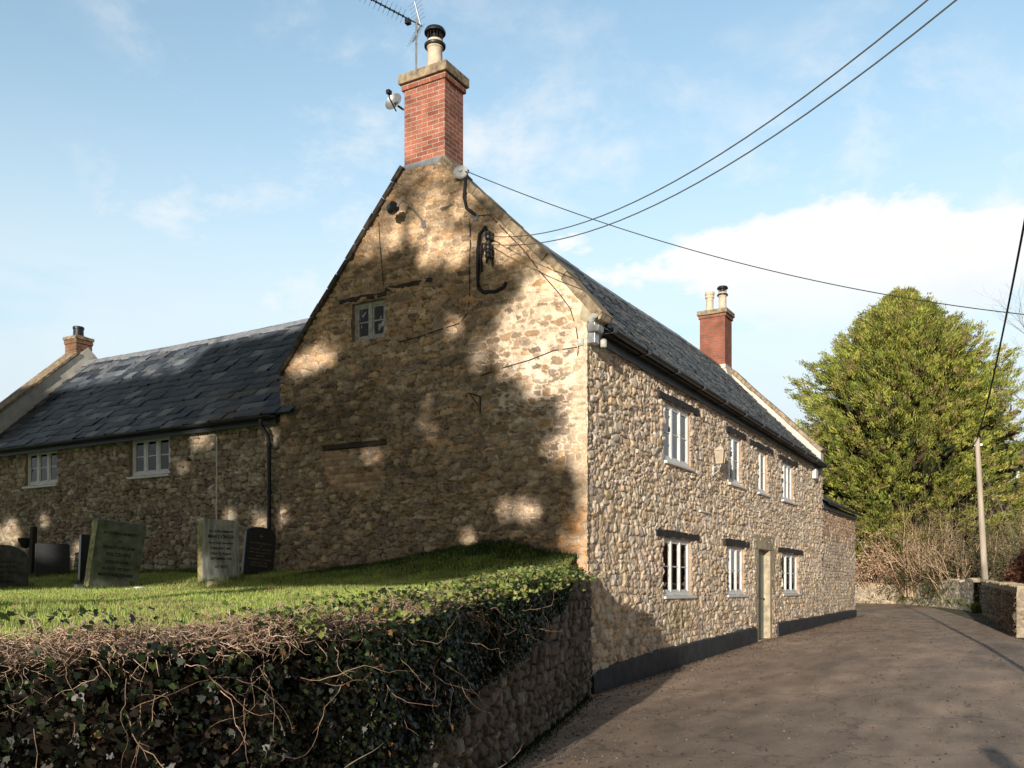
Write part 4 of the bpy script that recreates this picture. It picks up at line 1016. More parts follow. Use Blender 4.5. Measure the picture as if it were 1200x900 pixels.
t = np.array([(-1,-.8,0),(1,-.9,0),(.8,.9,0),(-.9,.8,0),(0,.1,.9)]); V = P[:, None]+sz[:, None, None]*(A[:, None]*t[None, :, 0, None]+B[:, None]*t[None, :, 1, None]+Nn[:, None]*t[None, :, 2, None])
q = np.array([0,1,4,1,2,4,2,3,4,3,0,4]); F = (q[None]+(np.arange(n)*5)[:, None]).ravel()
cc = np.array([[.35,.28,.22],[.5,.42,.34],[.2,.16,.13]])[rng.integers(0, 3, n)]*rng.uniform(.6, 1.1, (n, 1))
o = np_mesh('loose_gravel', V.reshape(-1, 3), F, np.full(n*4, 3), M['gravel'], col=np.repeat(cc, 5, axis=0)); tag(o, 'fine loose gravel strewn over the lane', 'gravel', kind='stuff')
# weeds at the foot of the ivy wall
n = 5000; s_ = rng.uniform(0.4, 9, n); x, y, nx, ny = wpath(s_); oo = .03+rng.exponential(.035, n); X = x+nx*OUT*oo; Y = y+ny*OUT*oo
o = blades('weeds', X, Y, gz(X), rng.uniform(.02, .07, n), np.full(n, .008), np.array([.03,.05,.015])*rng.uniform(.5, 1.5, (n, 1)), lean=.9); tag(o, 'low dark weeds at the foot of the churchyard wall', 'weeds', kind='stuff')

# ================================================================== GRAVESTONES
def font_mesh(txt, size, name, mat, parent, M4):
    cu = bpy.data.curves.new('t', 'FONT'); cu.body = txt; cu.size = size; cu.align_x = 'CENTER'; cu.extrude = .0006; cu.resolution_u = 2; cu.offset = size*.012
    ob = bpy.data.objects.new('t', cu); COL.objects.link(ob); bpy.context.view_layer.update()
    me = bpy.data.meshes.new_from_object(ob.evaluated_get(bpy.context.evaluated_depsgraph_get()))
    bpy.data.objects.remove(ob); me.transform(M4); o = link(name, me, None, None); me.materials.clear(); me.materials.append(mat)
    o.parent = parent; return o
from mathutils import Matrix
def gravestone(name, label, x, y, w, hgt, th, shape, mat, edge=None, roll=0, tiltb=0, yaw=0, lines=(), tmat='engrave', base=None, sink=.1):
    """front faces -X; outline in local (y,z). local frame then rotated"""
    z = float(lz(np.array([x]), np.array([y]))[0])
    t = bpy.data.objects.new(name, None); COL.objects.link(t); t.empty_display_size = .2; tag(t, label, 'gravestone')
    if shape == 'round':
        pr = [(-w/2, -sink), (w/2, -sink), (w/2, hgt-w*.36)]+[(w/2*math.cos(a), hgt-w*.36+w*.36*math.sin(a)) for a in np.linspace(.05, math.pi-.05, 20)]+[(-w/2, hgt-w*.36)]
    elif shape == 'flat': pr = [(-w/2, -sink), (w/2, -sink), (w/2, hgt-.02), (w/2-.02, hgt), (-w/2+.02, hgt), (-w/2, hgt-.02)]
    elif shape == 'ogee': pr = [(-w/2, -sink), (w/2, -sink), (w/2, hgt-.13)]+[(w/2*math.cos(a)*1.0, hgt-.13+.13*math.sin(a)**.8) for a in np.linspace(.15, math.pi-.15, 16)]+[(-w/2, hgt-.13)]
    mb = MB(); mb.prism([(0, a, b2) for a, b2 in pr], (th, 0, 0)); o = mb.build('slab', M[mat], None, bevel=.006); o.parent = t
    if edge:
        for e0 in (-w/2-.003, w/2-.001):
            mb = MB(); mb.box(.004, th-.004, e0, e0+.004, -sink, hgt-.03); e = mb.build('edge', M[edge], None); e.parent = t
    zz = hgt-.2
    for (txt, size, gap) in lines:
        # text is made in XY plane, turned to face -X (reading left to right = -Y)
        M4 = Matrix(((0,0,-1,-.0035),(-1,0,0,0),(0,1,0,zz),(0,0,0,1)))
        if txt: font_mesh(txt, size, 'inscription', M[tmat], t, M4)
        zz -= gap
    if base:
        mb = MB(); mb.box(-base[0], th+base[0], -w/2-base[1], w/2+base[1], -.12, base[2]); o = mb.build('plinth', M['hgrey'], None, bevel=.012); o.parent = t
    t.location = (x, y, z); t.rotation_euler = (R(roll), R(tiltb), R(yaw)); return t
gravestone('gravestone', 'leaning mossy green headstone with a lichened edge, largest of the graves', -2.98, 6.55, .76, 1.06, .17, 'flat', 'hgreen', 'hedge_moss', roll=4, tiltb=-9, yaw=78,
    lines=[('IN LOVING MEMORY', .058, .12), ('OF', .05, .1), ('ERNEST WILLIAM', .064, .11), ('WILTSHIRE', .08, .11), ('DIED 18 JUNE', .06, .1), ('ALSO OF HIS WIFE', .055, .1), ('MARY WILTSHIRE', .07, .1)], base=(.12, .1, .03))
gravestone('gravestone', 'upright pale marble headstone streaked with rust brown stains', -1.95, 5.34, .64, 1.0, .14, 'flat', 'hwhite', 'hedge_moss', roll=0, tiltb=0, yaw=78,
    lines=[('IN LOVING MEMORY', .045, .09), ('MARY CROSS', .075, .09), ('Born 21st December', .05, .085), ('FEBRUARY 1881', .05, .08), ('Died 12 August', .055, .08), ('SEPTEMBER 1954', .05, .13), ('AT REST', .06, .1)])
gravestone('gravestone', 'small black granite headstone with gilt lettering and a curved top', -.9, 5.62, .52, .84, .10, 'ogee', 'hblack', None, roll=6, tiltb=2, yaw=68,
    lines=[('+', .13, .09), ('IN LOVING MEMORY', .04, .05), ('OF', .04, .05), ('WILLIAM J. COOPER', .042, .055), ('WHO DIED 6 JUNE 1962', .034, .055), ('AGED 67', .04, .06), ('WINIFRED M. COOPER', .04, .055), ('DIED 4 JAN 1987', .04, .05), ('REST IN PEACE', .045, .05)], tmat='gold')
gravestone('gravestone', 'grey rounded headstone on a low plinth at the left edge', -3.0, 9.35, .72, .78, .12, 'round', 'hgrey', None, roll=0, tiltb=0, yaw=55,
    lines=[('', .05, .1), ('In Memory of', .06, .09), ('EMMA ROSE', .07, .09), ('Aged 82 Years', .05, .08), ('AND OF', .05, .08), ('JAMES ROSE', .06, .08)], base=(.14, .12, .05))
gravestone('gravestone', 'square black headstone standing against the wing beside a post', -.75, 11.45, .62, .68, .1, 'flat', 'hblack', None, roll=1, tiltb=1, yaw=50)
gravestone('gravestone', 'narrow dark headstone half hidden behind the leaning green one', -2.2, 8.2, .34, .86, .12, 'flat', 'hblack', None, roll=2, tiltb=0, yaw=70)
# longer grass left by the mower round the foot of every stone
rgt = np.random.default_rng(61); GP = []
for (gx, gy, gw, gyaw) in [(-2.98,6.55,.76,78),(-1.95,5.34,.64,78),(-.9,5.62,.52,68),(-3.0,9.35,.72,55),(-.75,11.45,.62,50),(-2.2,8.2,.34,70)]:
    m_ = 900; a_ = R(gyaw); u_ = rgt.uniform(-.5, .5, m_)*(gw+.16); v_ = rgt.choice([-1, 1], m_)*rgt.exponential(.035, m_)+np.where(rgt.random(m_) < .5, -.01, .17)
    GP.append(np.stack([gx+math.cos(a_)*v_-math.sin(a_)*u_, gy+math.sin(a_)*v_+math.cos(a_)*u_], 1))
m_ = 9000; GP.append(np.stack([WX-.04-rgt.exponential(.05, m_), rgt.uniform(6.2, 15, m_)], 1)); GP = np.vstack(GP)
gc_ = np.array([[.16,.24,.05],[.22,.30,.07],[.34,.32,.12]])[rgt.integers(0, 3, len(GP))]*rgt.uniform(.6, 1.3, (len(GP), 1))
rng = rgt
o = blades('tall_grass_tufts', GP[:, 0], GP[:, 1], lz(GP[:, 0], GP[:, 1]), rgt.uniform(.04, .15, len(GP)), np.full(len(GP), .008), gc_, lean=.6); tag(o, 'uncut longer grass round the foot of the gravestones and the wing wall', 'grass', kind='stuff')
# post with a hanging basket
z = float(lz(np.array([-.8]), np.array([11.9]))[0])
pt = thing('lamp_post', (-.8, 11.95, z), 'dark wooden post with a small lantern on a bracket beside the black headstone', 'post')
mb = MB(); mb.hexa([(-.86,11.98,z-.1),(-.74,11.98,z-.1),(-.74,12.10,z-.1),(-.86,12.10,z-.1)], [(-.85,11.92,z+1.05),(-.75,11.92,z+1.05),(-.75,12.02,z+1.05),(-.85,12.02,z+1.05)]); mb.build('post', M['timber'], pt, bevel=.008)
mb = MB(); mb.tube([(-.8,11.98,z+.86),(-.8,12.22,z+.88)], .012, 8); mb.build('bracket', M['black'], pt)
mb = MB(); mb.lathe((-.8,12.24,z+.62), [(.02,0),(.09,.04),(.14,.14),(.15,.2),(.13,.21)], 16); mb.build('basket', M['blackoak'], pt, smooth=True)
# small vases / pot at graves
mb = MB(); zz = float(lz(np.array([-2.4]), np.array([4.95]))[0]); mb.lathe((-2.4,4.97,zz), [(.12,0),(.13,.02),(.125,.085),(.11,.09),(.10,.07)], 18); o = mb.build('flower_holder', M['pot'], smooth=True); tag(o, 'small round stone flower holder at the foot of the marble headstone', 'vase')
zz = float(lz(np.array([-3.45]), np.array([5.4]))[0])
mb = MB(); mb.hexa([(-3.6,5.25,zz),(-3.3,5.25,zz),(-3.3,5.53,zz),(-3.6,5.53,zz)], [(-3.57,5.29,zz+.05),(-3.33,5.27,zz+.06),(-3.33,5.49,zz+.07),(-3.57,5.50,zz+.06)]); mb.lathe((-3.45,5.33,zz+.05), [(.06,0),(.09,.02),(.07,.035)], 10)
o = mb.build('open_book_marker', M['white'], bevel=.01); tag(o, 'small white stone marker lying on the grass by the leaning green headstone', 'marker')

# ================================================================== FIXTURES ON THE COTTAGE
def solo(mb, name, mat, label, cat, group=None, **k): return tag(mb.build(name, mat, **k), label, cat, group)
# floodlight
fl = thing('floodlight', (0, 3.0, 7.6), 'black floodlight on a bent arm high on the gable', 'light')
mb = MB(); mb.lathe((0,0,0), [(.03,0),(.075,.02),(.09,.05),(.09,.15),(.07,.16)], 16)
o = mb.build('lamp_head', M['black'], None, smooth=True); o.rotation_euler = (R(80), 0, R(-20)); o.location = (-.28, 3.34, 7.58); bpy.context.view_layer.update(); o.parent = fl; o.matrix_parent_inverse = fl.matrix_world.inverted()
mb = MB(); mb.tube([(-.28,3.2,7.60),(-.27,3.1,7.72),(-.2,3.02,7.66),(-.1,2.9,7.48),(-.02,2.84,7.36)], .018, 8); mb.box(-.06,-.0,2.80,2.88,7.30,7.40); mb.build('arm', M['galv'], fl)
# insulator with drop cable near the top of the verge
iso = thing('telephone_bracket', (0, 2.05, 7.7), 'white insulator disc on the verge with a black cable drop', 'bracket')
mb = MB(); mb.lathe((0,0,0), [(.01,0),(.10,.01),(.12,.03),(.11,.05),(.04,.06),(.03,.1)], 18); o = mb.build('insulator', M['white'], None, smooth=True); o.rotation_euler = (R(20), R(-75), 0); o.location = (-.08, 2.10, 7.98); bpy.context.view_layer.update(); o.parent = iso; o.matrix_parent_inverse = iso.matrix_world.inverted()
mb = MB(); mb.tube([(-.07,2.0,7.98),(-.07,2.02,7.86),(-.09,2.04,7.6),(-.08,2.0,7.42),(-.07,1.9,7.34),(-.05,1.84,7.28)], .026, 8); mb.tube([(-.03,2.0,8.02),(-.1,2.0,7.96)], .02, 8); mb.build('drop_cable', M['cable'], iso, smooth=True)
mb = MB(); mb.box(-.06,.0,1.80,1.90,7.20,7.30); mb.build('junction_box', M['galv'], iso)
# mains cable cluster
cl = thing('mains_cable_bracket', (0, 1.6, 6.65), 'black mains cable loop and insulators bracketed to the gable', 'cable bracket')
mb = MB(); mb.tube([(-.02,1.55,6.45),(-.02,1.55,6.95)], .03, 8); mb.box(-.2,0,1.52,1.58,6.84,6.87); mb.box(-.2,0,1.52,1.58,6.56,6.59)
for z in (6.88, 6.72, 6.60): mb.lathe((-.16,1.55,z-.06), [(.02,0),(.05,.01),(.055,.05),(.04,.06),(.05,.07),(.055,.11),(.02,.12)], 12)
mb.build('insulators', M['black'], cl, smooth=True)
mb = MB(); mb.tube([(-.16,1.55,6.9),(-.14,1.62,7.02),(-.1,1.74,6.96),(-.06,1.80,6.75),(-.05,1.81,6.3),(-.05,1.80,6.16),(-.05,1.72,6.08),(-.05,1.5,6.05),(-.05,1.36,6.09),(-.04,1.3,6.16)], .03, 8)
mb.tube([(-.16,1.55,6.72),(-.12,1.68,6.80),(-.06,1.75,6.62),(-.05,1.74,6.40)], .02, 8); mb.tube([(-.16,1.52,6.62),(-.1,1.62,6.5),(-.06,1.66,6.7),(-.1,1.6,6.9)], .016, 8)
mb.build('cable_loop', M['cable'], cl, smooth=True)
# thin cables clipped to the wall
def wcable(pts, label, r=.008, off=-.045, name='wall_cable'):
    mb = MB(); mb.tube([(off, y, z) for y, z in pts], r, 6); return solo(mb, name, M['cable'], label, 'cable', smooth=True)
wcable([(1.96,7.25),(1.95,6.9),(1.97,6.5),(1.96,6.1),(2.0,5.8),(2.15,5.66),(2.5,5.62),(2.9,5.56),(3.3,5.53),(3.6,5.6)], 'thin cable running down the gable and across to the small window')
wcable([(1.84,7.28),(1.6,7.25),(1.3,6.92),(1.0,6.6),(.7,6.2),(.4,5.85),(.22,5.6),(.12,5.3),(.08,5.0),(.1,4.9)], 'thin cable following the right verge down to the eaves corner')
wcable([(.1,5.02),(.5,5.02),(.9,4.93),(1.3,4.88),(1.75,4.8)], 'thin cable sagging across the gable from the eaves corner')
wcable([(3.75,7.6),(3.72,7.2),(3.68,6.8),(3.64,6.44)], 'thin cable dropping from the left verge to the small window', r=.006)
# iron bracket
mb = MB(); mb.tube([(-.03,1.78,4.2),(-.03,1.78,4.5)], .012, 6); mb.tube([(-.03,1.78,4.48),(-.18,1.90,4.52),(-.2,1.94,4.46)], .01, 6); mb.tube([(-.03,1.78,4.3),(-.15,1.88,4.5)], .008, 6); solo(mb, 'iron_bracket', M['black'], 'small rusty iron hook bracket in the middle of the gable', 'bracket')
# security light cluster at the corner
sl = thing('security_light', (-.02, -.1, 5.2), 'white twin security light and sensor under the eaves corner', 'light')
mb = MB(); mb.box(-.07,.0,.0,.09,5.03,5.14); mb.build('junction_box', M['oldwhite'], sl, bevel=.01)
mb = MB(); mb.box(-.09,.06,-.20,-.08,5.04,5.34); mb.hexa([(-.15,-.28,5.18),(.02,-.28,5.18),(.02,-.1,5.2),(-.15,-.1,5.2)], [(-.17,-.3,5.26),(.02,-.3,5.26),(.02,-.1,5.30),(-.17,-.1,5.30)]); mb.build('lamp_head', M['galv'], sl, bevel=.01)
mb = MB(); mb.tube([(-.06,-.14,5.36),(-.12,-.2,5.42)], .05, 12); mb.lathe((.16,-.22,5.02), [(.04,0),(.05,.02),(.05,.1),(.03,.12)], 14); mb.build('sensor', M['oldwhite'], sl, smooth=True)
# wall lantern
wl = thing('wall_lantern', (5.7, 0, 3.85), 'white framed wall lantern on a scrolled bracket beside the first upper window', 'lantern')
mb = MB(); mb.box(5.66,5.74,-.10,-.04,3.72,3.98); mb.tube([(5.7,-.08,3.92),(5.69,-.2,3.95),(5.66,-.27,3.93),(5.65,-.27,4.0)], .018, 8); mb.tube([(5.7,-.08,3.76),(5.69,-.17,3.80),(5.68,-.24,3.88),(5.67,-.22,3.94)], .013, 8); mb.build('bracket', M['oldwhite'], wl, smooth=True)
mb = MB(); lcx, lcy = 5.65, -.27
mb.hexa([(lcx-.07,lcy-.07,4.0),(lcx+.07,lcy-.07,4.0),(lcx+.07,lcy+.07,4.0),(lcx-.07,lcy+.07,4.0)], [(lcx-.08,lcy-.08,4.02),(lcx+.08,lcy-.08,4.02),(lcx+.08,lcy+.08,4.02),(lcx-.08,lcy+.08,4.02)])
for sx in (-1, 1):
    for sy in (-1, 1): mb.tube([(lcx+sx*.075,lcy+sy*.075,4.02),(lcx+sx*.11,lcy+sy*.11,4.32)], .008, 6)
mb.hexa([(lcx-.13,lcy-.13,4.32),(lcx+.13,lcy-.13,4.32),(lcx+.13,lcy+.13,4.32),(lcx-.13,lcy+.13,4.32)], [(lcx-.03,lcy-.03,4.43),(lcx+.03,lcy-.03,4.43),(lcx+.03,lcy+.03,4.43),(lcx-.03,lcy+.03,4.43)]); mb.tube([(lcx,lcy,4.43),(lcx,lcy,4.49)], .015, 8); mb.build('frame', M['pot'], wl)
mb = MB(); mb.hexa([(lcx-.07,lcy-.07,4.02),(lcx+.07,lcy-.07,4.02),(lcx+.07,lcy+.07,4.02),(lcx-.07,lcy+.07,4.02)], [(lcx-.1,lcy-.1,4.32),(lcx+.1,lcy-.1,4.32),(lcx+.1,lcy+.1,4.32),(lcx-.1,lcy+.1,4.32)]); mb.build('glass', M['frost'], wl)
wl.scale = (.80, .80, .80)
mb = MB(); mb.box(14.52,14.80,-.14,-.03,4.60,4.88); solo(mb, 'alarm_box', M['white'], 'white alarm box under the eaves at the far end of the cottage', 'alarm box', bevel=.02)
mb = MB(); mb.box(4.92,5.50,-.07,-.02,2.98,3.015); solo(mb, 'wall_bar', M['white'], 'short white bar fixed between the upper and lower first windows', 'bar', bevel=.005)
mb = MB(); mb.tube([(.03,7.62,4.35),(.03,7.63,2.62)], .014, 8); solo(mb, 'conduit', M['white'], 'thin white vertical conduit on the wing wall above the marble headstone', 'pipe')
# satellite dish
sdz = thing('satellite_dish', (.25, 3.3, 9.5), 'grey satellite dish on the left side of the front chimney', 'dish')
mb = MB(); k = 28; prof = [(.0, .04), (.05, .036), (.10, .022), (.15, .0), (.154, .004), (.10, .028), (.0, .046)]
mb.lathe((0,0,0), [(max(r, .001), h_) for r, h_ in prof], k); o = mb.build('dish', M['galv'], None, smooth=True); o.location = (.02, 3.5, 9.52); o.rotation_euler = (R(20), R(105), R(25)); bpy.context.view_layer.update(); o.parent = sdz; o.matrix_parent_inverse = sdz.matrix_world.inverted()
mb = MB(); mb.tube([(.2,3.26,9.4),(.15,3.4,9.42),(.05,3.5,9.5)], .018, 8); mb.tube([(.05,3.46,9.36),(-.18,3.42,9.46),(-.22,3.40,9.52)], .012, 6); mb.box(-.26,-.18,3.37,3.43,9.50,9.56); mb.build('arm', M['black'], sdz)
# tv aerial
ae = thing('tv_aerial', (.3, 3.24, 9.9), 'long yagi television aerial on a mast behind the front chimney', 'aerial')
mb = MB(); mb.tube([(.3,3.22,9.3),(.3,3.24,10.0),(.31,3.24,10.96)], .018, 8); mb.build('mast', M['galv'], ae)
b0 = np.array([.42,3.20,10.87]); b1 = np.array([-1.0,3.72,10.95]); bd = (b1-b0)/np.linalg.norm(b1-b0); sdv = np.cross(bd, [0,0,1.]); sdv /= np.linalg.norm(sdv); upv = np.cross(sdv, bd)
mb = MB(); mb.tube([b0, b1], .011, 6); mb.box(.12,.2,3.26,3.34,10.80,10.88); mb.build('boom', M['black'], ae)
mb = MB()
for i in range(13):
    p = b0+bd*(.38+i*.085); 
    for sg in (-1, 1): mb.tube([p, p+(sdv*.075+upv*.075*sg)], .003, 4); mb.tube([p, p-(sdv*.075+upv*.075*sg)], .003, 4)
    mb.box(p[0]-.014,p[0]+.014,p[1]-.014,p[1]+.014,p[2]-.016,p[2]+.016)
mb.build('director_elements', M['black'], ae)
mb = MB()
for sg in (-1, 1):
    a0 = b0+bd*.03; a1 = a0+upv*.34*sg+bd*.14; mb.tube([a0, a1], .012, 6)
    for j in range(6):
        p = a0+(a1-a0)*(.2+.16*j); mb.tube([p-sdv*.17, p+sdv*.17], .0035, 4)
mb.build('reflector', M['galv'], ae)

# ================================================================== POLES AND WIRES
def sag_line(p0, p1, sag, n=40):
    p0 = np.array(p0, float); p1 = np.array(p1, float)
    return [p0+(p1-p0)*t-np.array([0,0,sag*4*t*(1-t)]) for t in np.linspace(0, 1, n)]
PA = (2.86, -5.9); PB = (-9.0, -10.6)
def pole(x, y, top, label, lean=(0,0), r=(.14,.11), mat='polewood'):
    z0 = float(gz(x)); t = thing('utility_pole', (x, y, z0), label, 'pole'); mb = MB()
    n = 8; mb.tube([(x+lean[0]*i/n, y+lean[1]*i/n, z0-.3+(top-z0+.3)*i/n) for i in range(n+1)], [r[0]+(r[1]-r[0])*i/n for i in range(n+1)], 14); mb.build('post', M[mat], t, smooth=True); return t
p = pole(28.17, -3.65, 7.35, 'pale weathered wooden pole in front of the tall conifer', lean=(-.15,.34), r=(.125,.09))
mb = MB(); mb.lathe((28.02,-3.31,7.33), [(.02,0),(.12,.01),(.1,.04),(.02,.07)], 10); mb.box(28.0,28.05,-3.5,-3.2,7.05,7.12); mb.build('pole_cap', M['galv'], p)
p = pole(PA[0], PA[1], 9.2, 'slender tall grey pole on the right verge of the lane, just out of the picture', r=(.055,.045), mat='galv')
p = pole(PB[0], PB[1], 8.4, 'utility pole across the lane behind the viewpoint'); mb = MB(); mb.box(PB[0]-.5,PB[0]+.5,PB[1]-.04,PB[1]+.04,7.75,7.85); mb.build('crossarm', M['timber'], p)
mb = MB(); mb.tube(sag_line((-.16,1.5,6.86), (-9.08,-10.6,7.6), 1.6), .0065, 6); solo(mb, 'overhead_cable', M['greycable'], 'upper of the two thick cables rising from the gable to the top right', 'cable', 'mains cables', smooth=True)
mb = MB(); mb.tube(sag_line((-.16,1.5,6.74), (-8.92,-10.6,7.5), 1.6), .0065, 6); solo(mb, 'overhead_cable', M['greycable'], 'lower of the two thick cables rising from the gable to the top right', 'cable', 'mains cables', smooth=True)
mb = MB(); mb.tube(sag_line((-.03,2.0,8.0), (PA[0], PA[1], 5.3), .35), .007, 5); solo(mb, 'telephone_wire', M['cable'], 'thin wire from the gable top sagging across the sky to the right', 'wire', smooth=True)
mb = MB(); mb.tube(sag_line((28.02,-3.31,7.3), (PA[0], PA[1], 9.0), .5), .024, 6); solo(mb, 'overhead_cable', M['cable'], 'thick black cable dropping steeply to the pole by the conifer', 'cable', smooth=True)
mb = MB(); mb.tube([(28.05,-3.35,6.4),(29.8,-5.6,1.2)], .015, 6); solo(mb, 'stay_wire', M['galv'], 'slanting stay wire of the pole by the conifer', 'wire')

# ================================================================== TREES AND SHRUBS
def crown(name, parent, center_fn, n, spray, cols, rng, mat='needle', quads=16, flat=.5, up=.25, scale=1.):
    """center_fn -> (P, outward) of clumps; each clump is a spray of narrow leaf faces"""
    P, O = center_fn(n)
    n = len(P)
    O = O/np.linalg.norm(O, axis=1, keepdims=True)
    cl = cols[rng.integers(0, len(cols), n)]*rng.uniform(.65, 1.35, (n, 1))
    PP = np.repeat(P, quads, 0); OO = np.repeat(O, quads, 0); CC = np.repeat(cl, quads, 0)*rng.uniform(.75, 1.25, (n*quads, 1))
    u = rng.random((n*quads, 1))
    D = OO+rng.normal(size=OO.shape)*flat; D[:, 2] += up; D /= np.linalg.norm(D, axis=1, keepdims=True)
    C = PP+OO*spray*1.6*u+rng.normal(size=OO.shape)*spray*np.array([.36,.36,.24])
    r = rng.normal(size=OO.shape); A = np.cross(D, r); A /= np.linalg.norm(A, axis=1, keepdims=True)
    sz = spray*rng.uniform(.6, 1.3, n*quads)*scale
    return scatter(name, [(0,-.5,0),(.13,-.1,.02),(.10,.3,0),(0,.6,-.03),(-.10,.3,0),(-.13,-.1,.02)], C, A, D, np.cross(A, D), sz, CC, M[mat], parent)

# the tall conifer
rng = np.random.default_rng(14)
CX0, CY0 = 41.0, 1.1; CZ = float(gz(CX0))
con = thing('conifer', (CX0, CY0, CZ), 'tall dense yellow green conifer at the bend of the lane', 'tree')
HT = 16.1
tz_ = np.array([0,.06,.12,.25,.4,.55,.7,.8,.88,.94,.98,1.0]); tr_ = np.array([3.8,5.3,6.0,6.3,5.9,5.1,3.9,2.8,1.8,.9,.3,.05])
def con_pts(n):
    t = rng.random(n)**.85; an = rng.uniform(0, 2*math.pi, n)
    lobes = .10*np.sin(an*5+t*9)+.10*np.sin(an*9-t*17+1)+.75*(fbm(an*3.0+9, t*13, 33, 3)-.5)
    rmax = np.interp(t, tz_, tr_)*(1+lobes)*(1+.10*np.cos(an+.9))
    rr_ = rmax*(1-.28*rng.random(n)**2.0)
    z = CZ+1.6+(HT-1.6)*t
    P = np.stack([CX0+rr_*np.cos(an), CY0+rr_*np.sin(an), z-.06*rr_+rng.normal(size=n)*.15], 1)
    O = np.stack([np.cos(an), np.sin(an), .35+.9*t], 1)+rng.normal(size=(n, 3))*.3
    return P, O
cc = np.array([[.35,.38,.08],[.42,.44,.09],[.52,.51,.12],[.35,.40,.09],[.19,.23,.05],[.42,.34,.13]])
rgb_ = np.random.default_rng(19)
nb = 1500; tb = rgb_.random(nb)**.9; ab = rgb_.uniform(0, 2*math.pi, nb); lob = .5*(fbm(ab*2.2+9, tb*7, 33, 3)-.5)
rb_ = np.interp(tb, tz_, tr_)*(1+lob)*rgb_.uniform(.78, 1.2, nb)+.1; zb_ = CZ+1.6+(HT-1.6)*tb
BP = []; BO = []; BC = []
for i in range(nb):
    m_ = 10; u = np.linspace(.45, 1, m_); rr_ = rb_[i]*u
    out_ = np.array([math.cos(ab[i]), math.sin(ab[i]), 0]); tan_ = np.array([-out_[1], out_[0], 0])
    rise = (.10+.55*tb[i])*rb_[i]; z_ = zb_[i]-.55*rise+rise*(u**2)-.12*rb_[i]*(1-tb[i])*u
    q = np.array([CX0, CY0, 0])+out_*rr_[:, None]; q[:, 2] = z_
    wd = .38*(1.15-u)+.07; q = q+tan_*(rgb_.normal(size=m_)*wd)[:, None]; q[:, 2] += rgb_.normal(size=m_)*.10
    BP.append(q); BO.append(np.tile(out_*1.0+np.array([0, 0, .25+.7*tb[i]]), (m_, 1))+rgb_.normal(size=(m_, 3))*.25); BC += [rgb_.uniform(.7, 1.3)]*m_
BP = np.vstack(BP); BO = np.vstack(BO); BC = np.array(BC)
crown('crown', con, lambda n: (BP, BO), len(BP), .25, cc, rng, quads=38, flat=.34, up=.22, scale=.62)
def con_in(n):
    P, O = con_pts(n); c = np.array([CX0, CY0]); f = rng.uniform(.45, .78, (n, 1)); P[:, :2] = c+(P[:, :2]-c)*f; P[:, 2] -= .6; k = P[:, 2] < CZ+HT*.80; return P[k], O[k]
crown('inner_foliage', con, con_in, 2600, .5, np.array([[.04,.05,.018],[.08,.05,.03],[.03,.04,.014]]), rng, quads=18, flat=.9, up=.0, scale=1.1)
S = []; sc = []
S.append([CX0,CY0,CZ-.3,CX0,CY0,CZ+8,.42,.3]); S.append([CX0,CY0,CZ+8,CX0,CY0,CZ+HT-1.5,.3,.05]); sc += [(.14,.09,.06)]*2
for i in range(420):
    t = rng.random(); an = rng.uniform(0, 6.28); r = np.interp(t, tz_, tr_)*rng.uniform(.7, .93); z0 = CZ+1+(HT-2.5)*t-.08*r
    p0 = np.array([CX0,CY0,z0-.5]); p1 = np.array([CX0+r*.6*math.cos(an), CY0+r*.6*math.sin(an), z0-.1]); p2 = np.array([CX0+r*math.cos(an+.1), CY0+r*math.sin(an+.1), z0+.5])
    S.append([*p0,*p1,.06,.035]); S.append([*p1,*p2,.035,.01]); sc += [(.22,.14,.09)]*2
segs_mesh('trunk_and_limbs', S, M['bark'], con, 5, np.array(sc))

# generic shrub of bare twigs
def twiggy(name, label, cat, x, y, z, spread, hgt, nst, col, seed, r=.012, group=None, droop=0., nseg=7, branch=3, leafcols=None, nleaf=0, wig=.14):
    rs = random.Random(seed); t = thing(name, (x, y, z), label, cat, group); S = []; sc = []
    tips = []
    def grow(p, d, L, r0, depth):
        n = nseg; st = L/n
        for i in range(n):
            d = d+np.array([rs.gauss(0, wig), rs.gauss(0, wig), rs.gauss(0, wig)-droop]); d /= np.linalg.norm(d); q = p+d*st
            ra = r0*(1-.65*i/n); rb = r0*(1-.65*(i+1)/n); S.append([*p,*q,ra,rb]); sc.append(np.array(col)*rs.uniform(.7, 1.3)); p = q; tips.append(p)
            if depth > 0 and i > 1 and rs.random() < branch/n*1.4:
                e = d+np.array([rs.gauss(0, .6), rs.gauss(0, .6), rs.gauss(.1, .4)]); e /= np.linalg.norm(e); grow(p, e, L*rs.uniform(.35, .6), rb*.6, depth-1)
    for i in range(nst):
        an = rs.uniform(0, 6.28); rr_ = spread*math.sqrt(rs.random())*.6
        p = np.array([x+rr_*math.cos(an)*spread_x, y+rr_*math.sin(an), z-.05])
        d = np.array([math.cos(an)*rs.uniform(.1, .8), math.sin(an)*rs.uniform(.1, .8), 1.]); d /= np.linalg.norm(d)
        grow(p, d, hgt*rs.uniform(.65, 1.15), r*rs.uniform(.6, 1.3), 2)
    segs_mesh('stems', S, M['bark'], t, 3, np.array(sc))
    if nleaf:
        rg = np.random.default_rng(seed); tp = np.array(tips)[rg.integers(0, len(tips), nleaf)]+rg.normal(size=(nleaf, 3))*.12
        A, B, Nn = frames(np.tile([-.4,-.2,.8], (nleaf, 1))+rg.normal(size=(nleaf, 3))*.7, rg)
        lc = np.array(leafcols)[rg.integers(0, len(leafcols), nleaf)]*rg.uniform(.6, 1.4, (nleaf, 1))
        scatter('leaves', [(0,-.5,0),(.3,-.05,.1),(0,.6,0),(-.3,-.05,.1)], tp, A, B, Nn, rg.uniform(.05, .14, nleaf), lc, M['leaf'], t)
    return t
spread_x = 1.0
